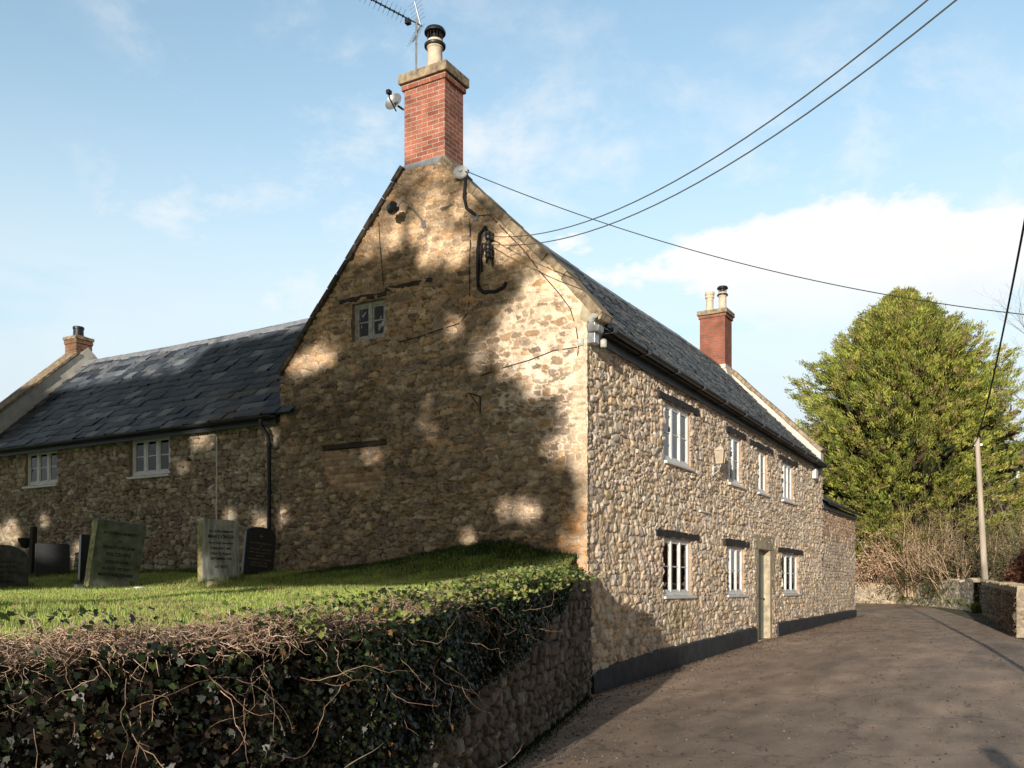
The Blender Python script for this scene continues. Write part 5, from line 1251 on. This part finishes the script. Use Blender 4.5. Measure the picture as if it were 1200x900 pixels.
# along the back wall, left to right
twiggy('dead_shrub', 'beige dead creeper heaped on the wall under the conifer', 'shrub', 36.6, 1.5, 1.6, 1.9, 2.2, 110, (.62,.43,.29), 1, r=.022, droop=.10, leafcols=[(.62,.42,.27),(.54,.36,.23),(.68,.5,.34)], nleaf=9000)
twiggy('bare_shrub', 'pinkish bare twigs of the taller shrub left of the pole', 'shrub', 34.5, -.9, 1.2, 1.9, 3.6, 46, (.66,.46,.30), 2, r=.03, branch=4)
twiggy('bare_shrub', 'lower bare twiggy shrub directly beside the pole', 'shrub', 31.4, -2.5, 1.0, 1.5, 2.7, 40, (.60,.43,.28), 3, r=.024, branch=4, leafcols=[(.1,.12,.04),(.2,.14,.08)], nleaf=1500)
twiggy('bramble', 'green and brown bramble arching over the low back wall', 'bramble', 31.9, -3.0, 1.2, 1.6, 1.3, 80, (.3,.21,.14), 4, r=.012, droop=.12, leafcols=[(.07,.09,.03),(.11,.12,.04),(.2,.13,.07),(.05,.07,.025)], nleaf=8000)
twiggy('bramble', 'brown bramble behind the low wall left of the green one', 'bramble', 34.6, -.9, 1.2, 1.4, 1.5, 60, (.34,.24,.16), 6, r=.012, droop=.12, leafcols=[(.08,.1,.03),(.22,.14,.08),(.14,.12,.05)], nleaf=4500)
twiggy('evergreen_bush', 'dark evergreen bush in the shade beyond the extension', 'bush', 34.5, 5.6, .8, 1.7, 2.6, 60, (.05,.04,.03), 7, r=.02, leafcols=[(.025,.045,.015),(.04,.06,.02)], nleaf=9000)
twiggy('evergreen_bush', 'tall dark green growth right behind the extension corner', 'bush', 39.5, 6.5, .9, 2.4, 5.5, 60, (.05,.04,.03), 8, r=.03, leafcols=[(.03,.05,.017),(.05,.075,.022)], nleaf=12000)
# low back wall with a grass verge
bw = thing('low_stone_wall', (35, 0, .9), 'low pale stone wall at the far side of the bend', 'wall')
bp_ = np.array([(26.8, -3.3), (29.5, -2.6), (32.5, -1.2), (35.2, .6), (36.2, 3.0), (36.0, 8.0)]); bs_ = np.concatenate([[0], np.cumsum(np.linalg.norm(np.diff(bp_, axis=0), axis=1))])
def bpos(U, V, H):
    x = np.interp(U, bs_, bp_[:, 0]); y = np.interp(U, bs_, bp_[:, 1]); x2 = np.interp(U+.2, bs_, bp_[:, 0]); y2 = np.interp(U+.2, bs_, bp_[:, 1]); x1 = np.interp(U-.2, bs_, bp_[:, 0]); y1 = np.interp(U-.2, bs_, bp_[:, 1])
    tx, ty = x2-x1, y2-y1; l = np.sqrt(tx*tx+ty*ty)+1e-9
    return np.stack([x-ty/l*H, y+tx/l*H, V], -1)
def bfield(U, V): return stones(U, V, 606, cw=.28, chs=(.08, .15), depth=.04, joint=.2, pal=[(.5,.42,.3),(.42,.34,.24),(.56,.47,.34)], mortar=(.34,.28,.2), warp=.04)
wall('wall_face', M['stone_front'], bw, bpos, breaks(0, bs_[-1], .06, []), breaks(.4, 1.95, .04, []), bfield, top=lambda u: 1.78+.06*np.sin(u*2.3)+.04*np.sin(u*5.1))
mb = MB(); s = 0
while s < bs_[-1]-.5:
    w_ = random.uniform(.3, .55); a = bpos(np.array(s+.01), np.array(0.), np.array(.04)); b2 = bpos(np.array(s+w_-.01), np.array(0.), np.array(.04)); a2 = bpos(np.array(s+.01), np.array(0.), np.array(-.35)); b3 = bpos(np.array(s+w_-.01), np.array(0.), np.array(-.35)); h0 = 1.75+.06*math.sin(s*2.3); h1 = h0+random.uniform(.08,.14)
    mb.hexa([(a[0],a[1],h0),(b2[0],b2[1],h0),(b3[0],b3[1],h0),(a2[0],a2[1],h0)], [(a[0],a[1],h1),(b2[0],b2[1],h1),(b3[0],b3[1],h1),(a2[0],a2[1],h1)], tuple(np.array((.46,.38,.28))*random.uniform(.7,1.2))); s += w_
mb.build('coping_stones', M['stone_front'], bw, bevel=.02)
n = 32000; u = rng.random(n); X = 25.5+u*10.2; Yc = np.interp(X, bp_[:4, 0], bp_[:4, 1]); Y = Yc-rng.random(n)*np.interp(X, [25, 28, 33, 36], [.3, 1.6, 1.5, .2]); ok = X < 35.4; X, Y = X[ok], Y[ok]
gcol = np.array([[.18,.26,.05],[.22,.27,.08],[.3,.26,.12]])[rng.integers(0, 3, len(X))]*rng.uniform(.6, 1.4, (len(X), 1))
o = blades('verge_grass', X, Y, gz(X), rng.uniform(.08, .5, len(X))*(.4+fbm(X*1.5, Y*1.5, 3)), np.full(len(X), .035), gcol, lean=.7); tag(o, 'rough grass verge below the low wall at the bend', 'grass', kind='stuff')

# right hand wall of the lane
rwp = np.array([(12.58, -5.15), (17.5, -4.55), (23, -3.95), (27.6, -3.45)]); L_ = np.linalg.norm(rwp[-1]-rwp[0])
rw = thing('dry_stone_wall', (18, -4.6, .5), 'dark dry stone wall with upright coping stones on the right of the lane', 'wall')
dv = (rwp[-1]-rwp[0])/L_; nv = np.array([-dv[1], dv[0]])
def rpos(U, V, H): return np.stack([rwp[0][0]+dv[0]*U+nv[0]*H, rwp[0][1]+dv[1]*U+nv[1]*H, V], -1)
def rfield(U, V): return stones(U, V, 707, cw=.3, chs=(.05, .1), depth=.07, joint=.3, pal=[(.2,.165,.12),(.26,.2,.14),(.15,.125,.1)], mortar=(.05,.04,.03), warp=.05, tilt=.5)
rtop = lambda u: 1.42+(gz(rwp[0][0]+dv[0]*u)-.41)*1.0
wall('wall_face', M['stone'], rw, rpos, breaks(0, L_, .035, []), breaks(.2, 2.0, .025, []), rfield, top=rtop)
wall('wall_face', M['stone_front'], rw, lambda U, V, H: np.stack([rwp[0][0]-dv[0]*H-nv[0]*U, rwp[0][1]-dv[1]*H-nv[1]*U, V], -1), breaks(-.03, .5, .02, []), breaks(.2, 1.45, .02, []), lambda U, V: stones(U, V, 808, cw=.25, chs=(.08, .15), depth=.04, joint=.2, pal=[(.4,.33,.24),(.33,.27,.2)], mortar=(.3,.24,.17)), top=lambda u: 1.42+0*u)
mb = MB(); s = 0.
while s < L_:
    w_ = random.uniform(.07, .16); zz = float(rtop(s)); hh = random.uniform(.12, .2); p = rpos(np.array(s), np.array(0.), np.array(.02)); q = rpos(np.array(s), np.array(0.), np.array(-.42)); ln = random.uniform(-.05,.05)
    e = np.array([dv[0], dv[1]])*(w_-.012); l2 = np.array([dv[0], dv[1]])*ln
    mb.hexa([(p[0],p[1],zz-.02),(p[0]+e[0],p[1]+e[1],zz-.02),(q[0]+e[0],q[1]+e[1],zz-.02),(q[0],q[1],zz-.02)], [(p[0]+l2[0],p[1]+l2[1],zz+hh),(p[0]+e[0]+l2[0],p[1]+e[1]+l2[1],zz+hh*.9),(q[0]+e[0]+l2[0],q[1]+e[1]+l2[1],zz+hh*.95),(q[0]+l2[0],q[1]+l2[1],zz+hh)], tuple(np.array((.34,.28,.2))*random.uniform(.6,1.3))); s += w_
mb.build('coping_stones', M['stone'], rw, bevel=.01)

# copper beech hedge dome behind it
rng = np.random.default_rng(22)
bh = thing('beech_bush', (20.6, -6.5, .5), 'rounded copper brown beech bush behind the dry stone wall', 'bush')
def bb(n):
    an = rng.uniform(0, 6.28, n); ph = np.arccos(1-rng.random(n)*1.15); R0 = 1.0-.12*rng.random(n)**2
    P = np.stack([20.6+2.2*R0*np.sin(ph)*np.cos(an), -6.45+1.75*R0*np.sin(ph)*np.sin(an), 1.6+1.35*R0*np.cos(ph)+.1*rng.normal(size=n)], 1)
    O = np.stack([np.sin(ph)*np.cos(an), np.sin(ph)*np.sin(an), np.cos(ph)+.2], 1); return P, O
crown('foliage', bh, bb, 2600, .11, np.array([[.16,.065,.035],[.10,.04,.025],[.22,.10,.05],[.07,.03,.02]]), rng, mat='leaf', quads=14, flat=.9, up=.1, scale=1.1)
S = [[20.6,-6.45,.3,20.6+1.6*math.cos(a)*math.sin(b_), -6.45+1.3*math.sin(a)*math.sin(b_), 1.5+1.1*math.cos(b_), .05,.01] for a in np.linspace(0, 6.2, 14) for b_ in (.3, .8, 1.3)]
segs_mesh('stems', S, M['bark'], bh, 4, np.ones((len(S), 3))*np.array([.12,.08,.06]))

# bare winter trees on the right, far
def bare_tree(x, y, z, hgt, seed, label, col=(.34,.26,.22), lean=(0,0), group='bare trees on the right'):
    rs = random.Random(seed); t = thing('bare_tree', (x, y, z), label, 'tree', group); S = []; sc = []
    def grow(p, d, L, r0, dep):
        n = 6; st = L/n
        for i in range(n):
            d = d+np.array([rs.gauss(0, .1), rs.gauss(0, .1), rs.gauss(.02, .08)]); d /= np.linalg.norm(d); q = p+d*st
            S.append([*p,*q,r0*(1-.6*i/n),r0*(1-.6*(i+1)/n)]); sc.append(np.array(col)*rs.uniform(.75, 1.2)); p = q
            if dep > 0 and i >= 1:
                for _ in range(2 if dep > 1 else 1):
                    if rs.random() < .75:
                        e = d*.8+np.array([rs.gauss(0, .6), rs.gauss(0, .6), rs.gauss(.1, .4)]); e /= np.linalg.norm(e); grow(p, e, L*rs.uniform(.4, .62), r0*(1-.6*(i+1)/n)*.6, dep-1)
    grow(np.array([x, y, z-.2]), np.array([lean[0], lean[1], 1.]), hgt*.75, hgt*.02, 4)
    segs_mesh('branches', S, M['bark'], t, 3, np.array(sc)); return t
bare_tree(50, -6.2, 1.2, 13.5, 5, 'bare pale winter tree at the right edge beyond the bush')
bare_tree(58, -9.5, 1.4, 14, 6, 'bare winter tree furthest right behind the pale one', lean=(0,.1))
twiggy('hedgerow_shrub', 'dense bare hedgerow shrub between the conifer and the copper bush', 'shrub', 40, -5.5, 1.0, 3.2, 4.2, 120, (.55,.40,.27), 12, r=.03, branch=4, leafcols=[(.1,.12,.04),(.16,.14,.06)], nleaf=5000)
twiggy('hedgerow_shrub', 'green tinged shrub on the bank at the foot of the pole', 'shrub', 31.5, -4.2, 1.0, 1.8, 2.2, 90, (.26,.2,.14), 13, r=.016, branch=4, leafcols=[(.1,.11,.04),(.14,.12,.06)], nleaf=5000)
# distant house
dh = thing('distant_house', (80, -3.6, 3), 'small distant brick house glimpsed at the right edge', 'house')
mb = MB(); mb.box(78, 86, -9, -1.6, 1, 12.6); mb.build('wall', M['brick2'], dh)
mb = MB(); mb.prism([(77.6,-9.4,12.5),(77.6,-1.2,12.5),(77.6,-5.3,15)], (8.8,0,0)); mb.build('roof', M['darkcoping'], dh)
mb = MB(); mb.box(77.93,78.05,-3.4,-2.5,10.6,11.8); mb.build('window', M['white'], dh)

# unseen hedge across the lane, added to block sky light from that side
rng = np.random.default_rng(77)
fh = thing('sky_block_hedge', (2, -10.6, 0), 'tall mixed green and brown hedge along the other side of the lane, outside the picture', 'hedge')
n = 26000; hx = rng.uniform(-16, 24, n); hz_ = rng.random(n)**.8; wv = 3.0+.9*(fbm(hx*.5, hx*0+2, 8)-.5); hz = gz(hx)+hz_*wv
hy = -10.1-.5*hz_-rng.random(n)*.7-.8*(fbm(hx*.9, hz*.9, 15)-.5)
Ph = np.stack([hx, hy, hz], 1); Ah, Bh, Nh = frames(np.tile([0,1.,.3], (n, 1))+rng.normal(size=(n, 3))*.7, rng)
ch_ = np.array([[.05,.07,.02],[.07,.09,.025],[.14,.09,.05],[.09,.07,.04]])[rng.integers(0, 4, n)]*rng.uniform(.6, 1.4, (n, 1))
scatter('foliage', [(0,-.5,0),(.3,-.1,.05),(.2,.3,0),(0,.55,-.03),(-.2,.3,0),(-.3,-.1,.05)], Ph, Ah, Bh, Nh, rng.uniform(.14, .34, n), ch_, M['leaf'], fh)
S = [[x_, -10.9, float(gz(x_))-.2, x_+rng.normal()*.4, -10.8, float(gz(x_))+2.6, .06, .02] for x_ in np.arange(-16, 24, .5)]
segs_mesh('stems', S, M['bark'], fh, 5, np.ones((len(S), 3))*np.array([.1,.08,.06]))

# ---- churchyard trees up-sun, behind the viewpoint: they throw the dappled shade
LIT = [(0.65,5.25,0.85,0.75),(0.35,5.85,0.7,0.5),(0.05,4.4,0.30,1.1),(0.30,3.62,0.34,0.16),(2.78,6.98,0.17,0.27),(2.32,6.89,0.22,0.24),(2.29,5.61,0.13,0.22),(1.81,5.15,0.14,0.22),(0.97,4.91,0.18,0.2),
 (2.73,4.06,0.20,0.14),(2.78,4.52,0.08,0.08),(1.35,2.72,0.11,0.15),(0.97,2.70,0.18,0.16),(3.24,2.37,0.22,0.17),(2.00,2.28,0.12,0.09),(4.97,5.55,0.38,0.18),(5.46,5.39,0.30,0.14),(3.86,3.78,0.21,0.14),(5.92,2.83,0.12,0.1),(5.20,5.43,0.2,0.15),
 (8.08,4.38,0.34,0.16),(9.73,3.45,0.25,0.22),(14.22,2.74,0.38,0.25),(11.74,2.22,0.2,0.27),(9.86,2.83,0.12,0.18),(6.53,2.73,0.17,0.12),(6.27,4.26,0.12,0.1),(1.2,6.7,.5,.2),(3.3,7.4,.12,.2),(7.3,2.9,.12,.1),(12.9,3.0,.15,.12),(8.7,3.9,.2,.08)]
def shade_filter(P, pad=.10):
    """keep only foliage whose shadow stays off the sunlit patches of the gable, the front wall, the lane and the near lawn"""
    t = -P[:, 0]/T[0]; Y = P[:, 1]+T[1]*t; Z = P[:, 2]+T[2]*t       # on the gable plane
    keep = np.ones(len(P), bool)
    nz = .35+1.5*fbm(Y*3.1+Z*1.2, Z*1.6-Y*.5+7, 51, 4)
    for (y, z, ry, rz) in LIT:
        keep &= ((Y-y)/(ry+pad))**2+((Z-z)/(rz+pad))**2 > nz
    # the top of the trees is thin, so the upper gable is half lit
    hs = _h(np.floor(P[:, 0]*2.3), np.floor(P[:, 1]*2.3)+np.floor(P[:, 2]*2.3)*57, 5)
    keep &= ~((Y > -.3) & (Y < 5) & (Z > 5.9) & (hs < sstep(5.9, 7.6, Z)*.8))
    keep &= ~((Y > -.05) & (Y < 7.4) & (Z > 8.55))                    # chimney
    # rays that pass the corner and rake the front wall
    t2 = (0-P[:, 1])/T[1]; XF = P[:, 0]+T[0]*t2; ZF = P[:, 2]+T[2]*t2
    onf = (Y <= .02)
    lowleft = (XF < 3.0-.0) & (ZF < 3.4-.95*XF+.0)
    keep &= ~(onf & ~lowleft)
    # lawn band near the wall
    t3 = (P[:, 2]-1.4)/(-T[2]); XL = P[:, 0]+T[0]*t3; YL = P[:, 1]+T[1]*t3
    keep &= ~((XL < -2.2) & (XL > -14) & (YL < 7.5))
    keep &= ~((XL < -.4) & (XL > -14) & (YL < .9))
    # upper left of the wing roof
    tw = (2.0-P[:, 0])/T[0]; Yw = P[:, 1]+T[1]*tw; Zw = P[:, 2]+T[2]*tw
    keep &= ~((Zw > 6.15) & (Yw > 10.3)); keep &= ~((Zw > 6.9) & (Yw > 6))
    return keep
rng = np.random.default_rng(31)
def shade_tree(x, y, hgt, rx, ry, zc, rz, label, seed, n=5200, sz=.34, dens=1.):
    z0 = float(lz(np.array([x]), np.array([y]))[0]) if y > wy(x) else float(gz(x)); t = thing('churchyard_tree', (x, y, z0), label, 'tree', 'yews behind the viewpoint')
    rg = np.random.default_rng(seed)
    def fn(n):
        d = rg.normal(size=(n, 3)); d /= np.linalg.norm(d, axis=1, keepdims=True); r = rg.random(n)**.36
        P = np.stack([x+rx*d[:, 0]*r, y+ry*d[:, 1]*r, zc+rz*d[:, 2]*r], 1); k = shade_filter(P, .16); return P[k], d[k]+np.array([0,0,.2])
    P, O = fn(n); q = 14; PP = np.repeat(P, q, 0)+rg.normal(size=(len(P)*q, 3))*.22
    k = shade_filter(PP, .03); PP = PP[k]; A, B, Nn = frames(rg.normal(size=PP.shape)+np.array([0,0,.6]), rg)
    cols = np.array([[.03,.05,.018],[.045,.07,.02]])[rg.integers(0, 2, len(PP))]*rg.uniform(.6, 1.4, (len(PP), 1))
    scatter('crown', [(0,-.5,0),(.26,-.1,.04),(.2,.3,0),(0,.55,-.03),(-.2,.3,0),(-.26,-.1,.04)], PP, A, B, Nn, rg.uniform(.12, .3, len(PP)), cols, M['leaf'], t)
    S = [[x,y,z0-.3,x,y,zc-rz*.3,hgt*.022,hgt*.018],[x,y,zc-rz*.3,x+.2,y,zc+rz*.7,hgt*.018,.05]]
    for i in range(46):
        a = rg.uniform(0, 6.28); zz = rg.uniform(zc-rz*.7, zc+rz*.5); f = math.sqrt(max(0, 1-((zz-zc)/rz)**2))*rg.uniform(.6,.9)
        S.append([x,y,zz-.9,x+rx*f*math.cos(a),y+ry*f*math.sin(a),zz+.5,.07,.012])
    segs_mesh('trunk_and_limbs', S, M['bark'], t, 6, np.ones((len(S), 3))*np.array([.1,.08,.06])); return t
shade_tree(-29, -2.4, 13, 3.4, 3.5, 9.6, 4.6, 'dark yew standing nearest the lane behind the viewpoint', 1, 6200)
shade_tree(-31, 3.8, 14, 3.8, 4.4, 9.6, 4.8, 'broad dark yew in the middle of the row behind the viewpoint', 2, 7200)
shade_tree(-30, 11.2, 13, 3.8, 5.0, 9.0, 4.6, 'dark yew at the left end of the row behind the viewpoint', 3, 7200)
# a twig of another tree at the left edge of the picture
S = []; 
rs = random.Random(9)
# ================================================================== THE PHOTOGRAPHER (only the shadow falls in the picture)
pz0 = float(gz(-12.3)); PX, PY = -12.35, -7.33
per = thing('person', (PX, PY, pz0), 'person in a dark jacket standing behind the viewpoint with a camera raised to the face', 'person')
def skin_body(name, verts, edges, radii, mat, root=0, sub=2):
    me = bpy.data.meshes.new(name); me.from_pydata(verts, edges, []); o = link(name, me, mat, None)
    sk = o.modifiers.new('s', 'SKIN'); o.modifiers.new('u', 'SUBSURF').levels = sub; o.modifiers['u'].render_levels = sub
    for i, r in enumerate(radii):
        me.skin_vertices[0].data[i].radius = (r, r) if not hasattr(r, '__len__') else r; me.skin_vertices[0].data[i].use_root = (i == root)
    sk.use_smooth_shade = True
    return o
# local frame: faces +X, left is +Y; height about 1.77 m
bv = [(0,0,.95),(0,0,1.12),(0,0,1.32),(0,0,1.45),(.01,0,1.53),(.02,0,1.60),(.025,0,1.70),
      (0,.10,.88),(.01,.12,.50),(-.02,.13,.09),(.13,.15,.03),(0,-.10,.88),(.01,-.12,.50),(-.02,-.13,.09),(.13,-.15,.03),
      (0,.18,1.42),(.06,.27,1.18),(.24,.13,1.42),(.29,.09,1.53),(0,-.18,1.42),(.06,-.27,1.18),(.24,-.13,1.42),(.29,-.09,1.53)]
be = [(0,1),(1,2),(2,3),(3,4),(4,5),(5,6),(0,7),(7,8),(8,9),(9,10),(0,11),(11,12),(12,13),(13,14),(3,15),(15,16),(16,17),(17,18),(3,19),(19,20),(20,21),(21,22)]
brd = [(.15,.11),(.14,.10),(.17,.11),(.13,.09),.055,.085,.088,.09,.062,.045,.04,.09,.062,.045,.04,.065,.045,.036,.04,.065,.045,.036,.04]
bo = skin_body('body', [(PX+x*1.0, PY+y, pz0+z) for x, y, z in bv], be, brd, M['cloth'])
bo.parent = per; bo.matrix_parent_inverse = per.matrix_world.inverted()
mb = MB(); mb.lathe((PX+.0, PY, pz0+1.60), [(.07,0),(.098,.05),(.105,.10),(.09,.155),(.05,.185),(.01,.195)], 18); hh_ = mb.build('hair', M['hair'], per, smooth=True)
for sg in (-1, 1):
    for j in range(4):
        x0, y0, z0 = PX+.31, PY+sg*(.10), pz0+1.55-.02*j
        mb = MB(); mb.tube([(x0-.01,y0,z0),(x0+.03,y0-sg*.005,z0+.005),(x0+.05,y0-sg*.03,z0),(x0+.045,y0-sg*.055,z0-.004)], [.010,.009,.008,.006], 8); mb.build('finger', M['skin'], per, smooth=True)
    mb = MB(); mb.tube([(PX+.27,PY+sg*.09,pz0+1.50),(PX+.27,PY+sg*.06,pz0+1.475),(PX+.28,PY+sg*.03,pz0+1.47)], [.011,.01,.008], 8); mb.build('thumb', M['skin'], per, smooth=True)
cam_m = MB(); cam_m.box(PX+.22,PX+.28,PY-.07,PY+.07,pz0+1.49,pz0+1.59); cam_m.tube([(PX+.28,PY,pz0+1.54),(PX+.37,PY,pz0+1.54)], .035, 16)
solo(cam_m, 'camera', M['black'], 'black camera held to the face of the person behind the viewpoint', 'camera', bevel=.006)

# ================================================================== WORLD
w = bpy.data.worlds.new('World'); SC.world = w; w.use_nodes = True; nt = w.node_tree; bg = nt.nodes['Background']
sky = nt.nodes.new('ShaderNodeTexSky'); sky.sky_type = 'NISHITA'; sky.sun_disc = False; sky.sun_elevation = R(14); sky.sun_elevation = SUN_EL
sky.sun_rotation = math.atan2(-math.cos(SUN_AZ), -math.sin(SUN_AZ)); sky.altitude = 100; sky.air_density = 1.0; sky.dust_density = .6; sky.ozone_density = 1.5
STR = .44
tc = nt.nodes.new('ShaderNodeTexCoord')
def mth(op, a, b=None, c=None, clamp=False):
    n = nt.nodes.new('ShaderNodeMath'); n.operation = op; n.use_clamp = clamp
    for i, v in enumerate((a, b, c)):
        if v is None: continue
        if isinstance(v, (int, float)): n.inputs[i].default_value = v
        else: nt.links.new(v, n.inputs[i])
    return n.outputs[0]
def smooth(v, lo, hi):
    n = nt.nodes.new('ShaderNodeMapRange'); n.interpolation_type = 'SMOOTHSTEP'; n.inputs['From Min'].default_value = lo; n.inputs['From Max'].default_value = hi; nt.links.new(v, n.inputs['Value']); return n.outputs['Result']
def noise(scale, stretch, detail=6, rough=.55, dist=0., off=(0,0,0)):
    mp = nt.nodes.new('ShaderNodeMapping'); mp.inputs['Scale'].default_value = stretch; mp.inputs['Location'].default_value = off; nt.links.new(tc.outputs['Generated'], mp.inputs['Vector'])
    n = nt.nodes.new('ShaderNodeTexNoise'); n.inputs['Scale'].default_value = scale; n.inputs['Detail'].default_value = detail; n.inputs['Roughness'].default_value = rough; n.inputs['Distortion'].default_value = dist; nt.links.new(mp.outputs[0], n.inputs['Vector']); return n.outputs['Fac']
sp = nt.nodes.new('ShaderNodeSeparateXYZ'); nt.links.new(tc.outputs['Generated'], sp.inputs[0]); DX, DY, DZ = sp.outputs
def blob(c, rx, rz):
    """soft elliptical mass of cloud about a direction of the sky"""
    c = np.array(c, float); c /= np.linalg.norm(c); th = math.atan2(c[1], c[0])
    h = mth('ADD', mth('MULTIPLY', DX, -math.sin(th)), mth('MULTIPLY', DY, math.cos(th)))
    f = mth('ADD', mth('MULTIPLY', DX, math.cos(th)), mth('MULTIPLY', DY, math.sin(th)))
    v = mth('SUBTRACT', DZ, float(c[2])); a = mth('POWER', mth('DIVIDE', h, rx), 2); b_ = mth('POWER', mth('DIVIDE', v, rz), 2)
    return mth('MULTIPLY', mth('SUBTRACT', 1, mth('ADD', a, b_)), smooth(f, 0, .3))
n1 = noise(3.2, (1, 1, 2.2), 8, .58, .3, (.3, .1, .2)); n2 = noise(9, (1, 1, 2.0), 6, .6, .2)
cum = blob((1.025, .21, .335), .25, .065)
edge = mth('MULTIPLY', mth('SUBTRACT', mth('ADD', n1, mth('MULTIPLY', n2, .6)), .80), 3.2)
big = smooth(mth('ADD', cum, edge), .20, .58)
# the underside dissolves into haze
big = mth('MULTIPLY', big, smooth(mth('ADD', DZ, mth('MULTIPLY', n1, .10)), .23, .38))
wisp = mth('MULTIPLY', mth('MULTIPLY', smooth(noise(1.6, (1, 1, 1.3), 3, .5, 0, (7.3, .2, .1)),   .38, .54), smooth(noise(6.5, (1, 1, 1.7), 9, .64, .15, (2.3, .7, .1)), .42, .72)), .72)
low = smooth(DZ, .50, .02)
lowc = mth('MULTIPLY', smooth(noise(2.2, (1, 1, 4.5), 7, .55, .3, (5, 2, 0)), .30, .48), mth('POWER', low, 1.3))
dens = mth('MAXIMUM', big, mth('MAXIMUM', wisp, mth('MULTIPLY', lowc, .9)), clamp=True)
bri = nt.nodes.new('ShaderNodeMixRGB'); bri.inputs[1].default_value = (.80,.85,.90,1); bri.inputs[2].default_value = (1.06,1.04,1.01,1)
nt.links.new(smooth(mth('ADD', DZ, mth('MULTIPLY', n2, .15)), .22, .42), bri.inputs[0])
sk = nt.nodes.new('ShaderNodeMixRGB'); sk.blend_type = 'MULTIPLY'; sk.inputs[0].default_value = 1; nt.links.new(sky.outputs[0], sk.inputs[1]); sk.inputs[2].default_value = (STR*.84,STR*.79,STR*.70,1)
haze = nt.nodes.new('ShaderNodeMixRGB'); nt.links.new(mth('MULTIPLY', smooth(DZ, .55, .06), .85), haze.inputs[0]); nt.links.new(sk.outputs[0], haze.inputs[1]); haze.inputs[2].default_value = (.62,.78,.89,1)
mx = nt.nodes.new('ShaderNodeMixRGB'); nt.links.new(dens, mx.inputs[0]); nt.links.new(haze.outputs[0], mx.inputs[1]); nt.links.new(bri.outputs[0], mx.inputs[2])
# the sky behind the viewpoint is dimmed to cut its fill light
back = nt.nodes.new('ShaderNodeMixRGB'); nt.links.new(smooth(mth('ADD', mth('MULTIPLY', DX, .80), mth('MULTIPLY', DY, .6)), .30, -.30), back.inputs[0]); nt.links.new(mx.outputs[0], back.inputs[1])
bk = nt.nodes.new('ShaderNodeMixRGB'); bk.blend_type = 'MULTIPLY'; bk.inputs[0].default_value = 1; bk.inputs[2].default_value = (.27,.23,.20,1); nt.links.new(mx.outputs[0], bk.inputs[1]); nt.links.new(bk.outputs[0], back.inputs[2])
zen = nt.nodes.new('ShaderNodeMixRGB'); zen.blend_type = 'MULTIPLY'; zen.inputs[2].default_value = (.42,.42,.45,1); nt.links.new(smooth(DZ, .60, .85), zen.inputs[0]); nt.links.new(back.outputs[0], zen.inputs[1])
nt.links.new(zen.outputs[0], bg.inputs['Color']); bg.inputs['Strength'].default_value = 1.0

# sun
sd_ = bpy.data.lights.new('sun', 'SUN'); sd_.energy = 5.0; sd_.angle = R(.5); sd_.color = (1.0, .92, .80)
so = bpy.data.objects.new('sun', sd_); COL.objects.link(so); so.location = (-20, -3, 12)
so.rotation_euler = Vector(T).to_track_quat('-Z', 'Y').to_euler()

# camera (level, with a vertical shift)
cd_ = bpy.data.cameras.new('camera_main'); cd_.sensor_width = 36; cd_.lens = 36*1090/1200; cd_.shift_y = .2; cd_.clip_end = 2000; cd_.clip_start = .05
co = bpy.data.objects.new('camera_main', cd_); COL.objects.link(co); co.location = (-12.2, -5.88, 1.51)
co.rotation_euler = (R(90), 0, R(-90+30.224-30.224)+R(0)); th = math.atan(635/1090)
fwd = Vector((math.cos(th), math.sin(th), 0)); co.rotation_euler = fwd.to_track_quat('-Z', 'Y').to_euler()
SC.camera = co
SC.view_settings.view_transform = 'Standard'; SC.view_settings.look = 'None'; SC.view_settings.exposure = 0
SC.cycles.max_bounces = 6; SC.cycles.transparent_max_bounces = 12
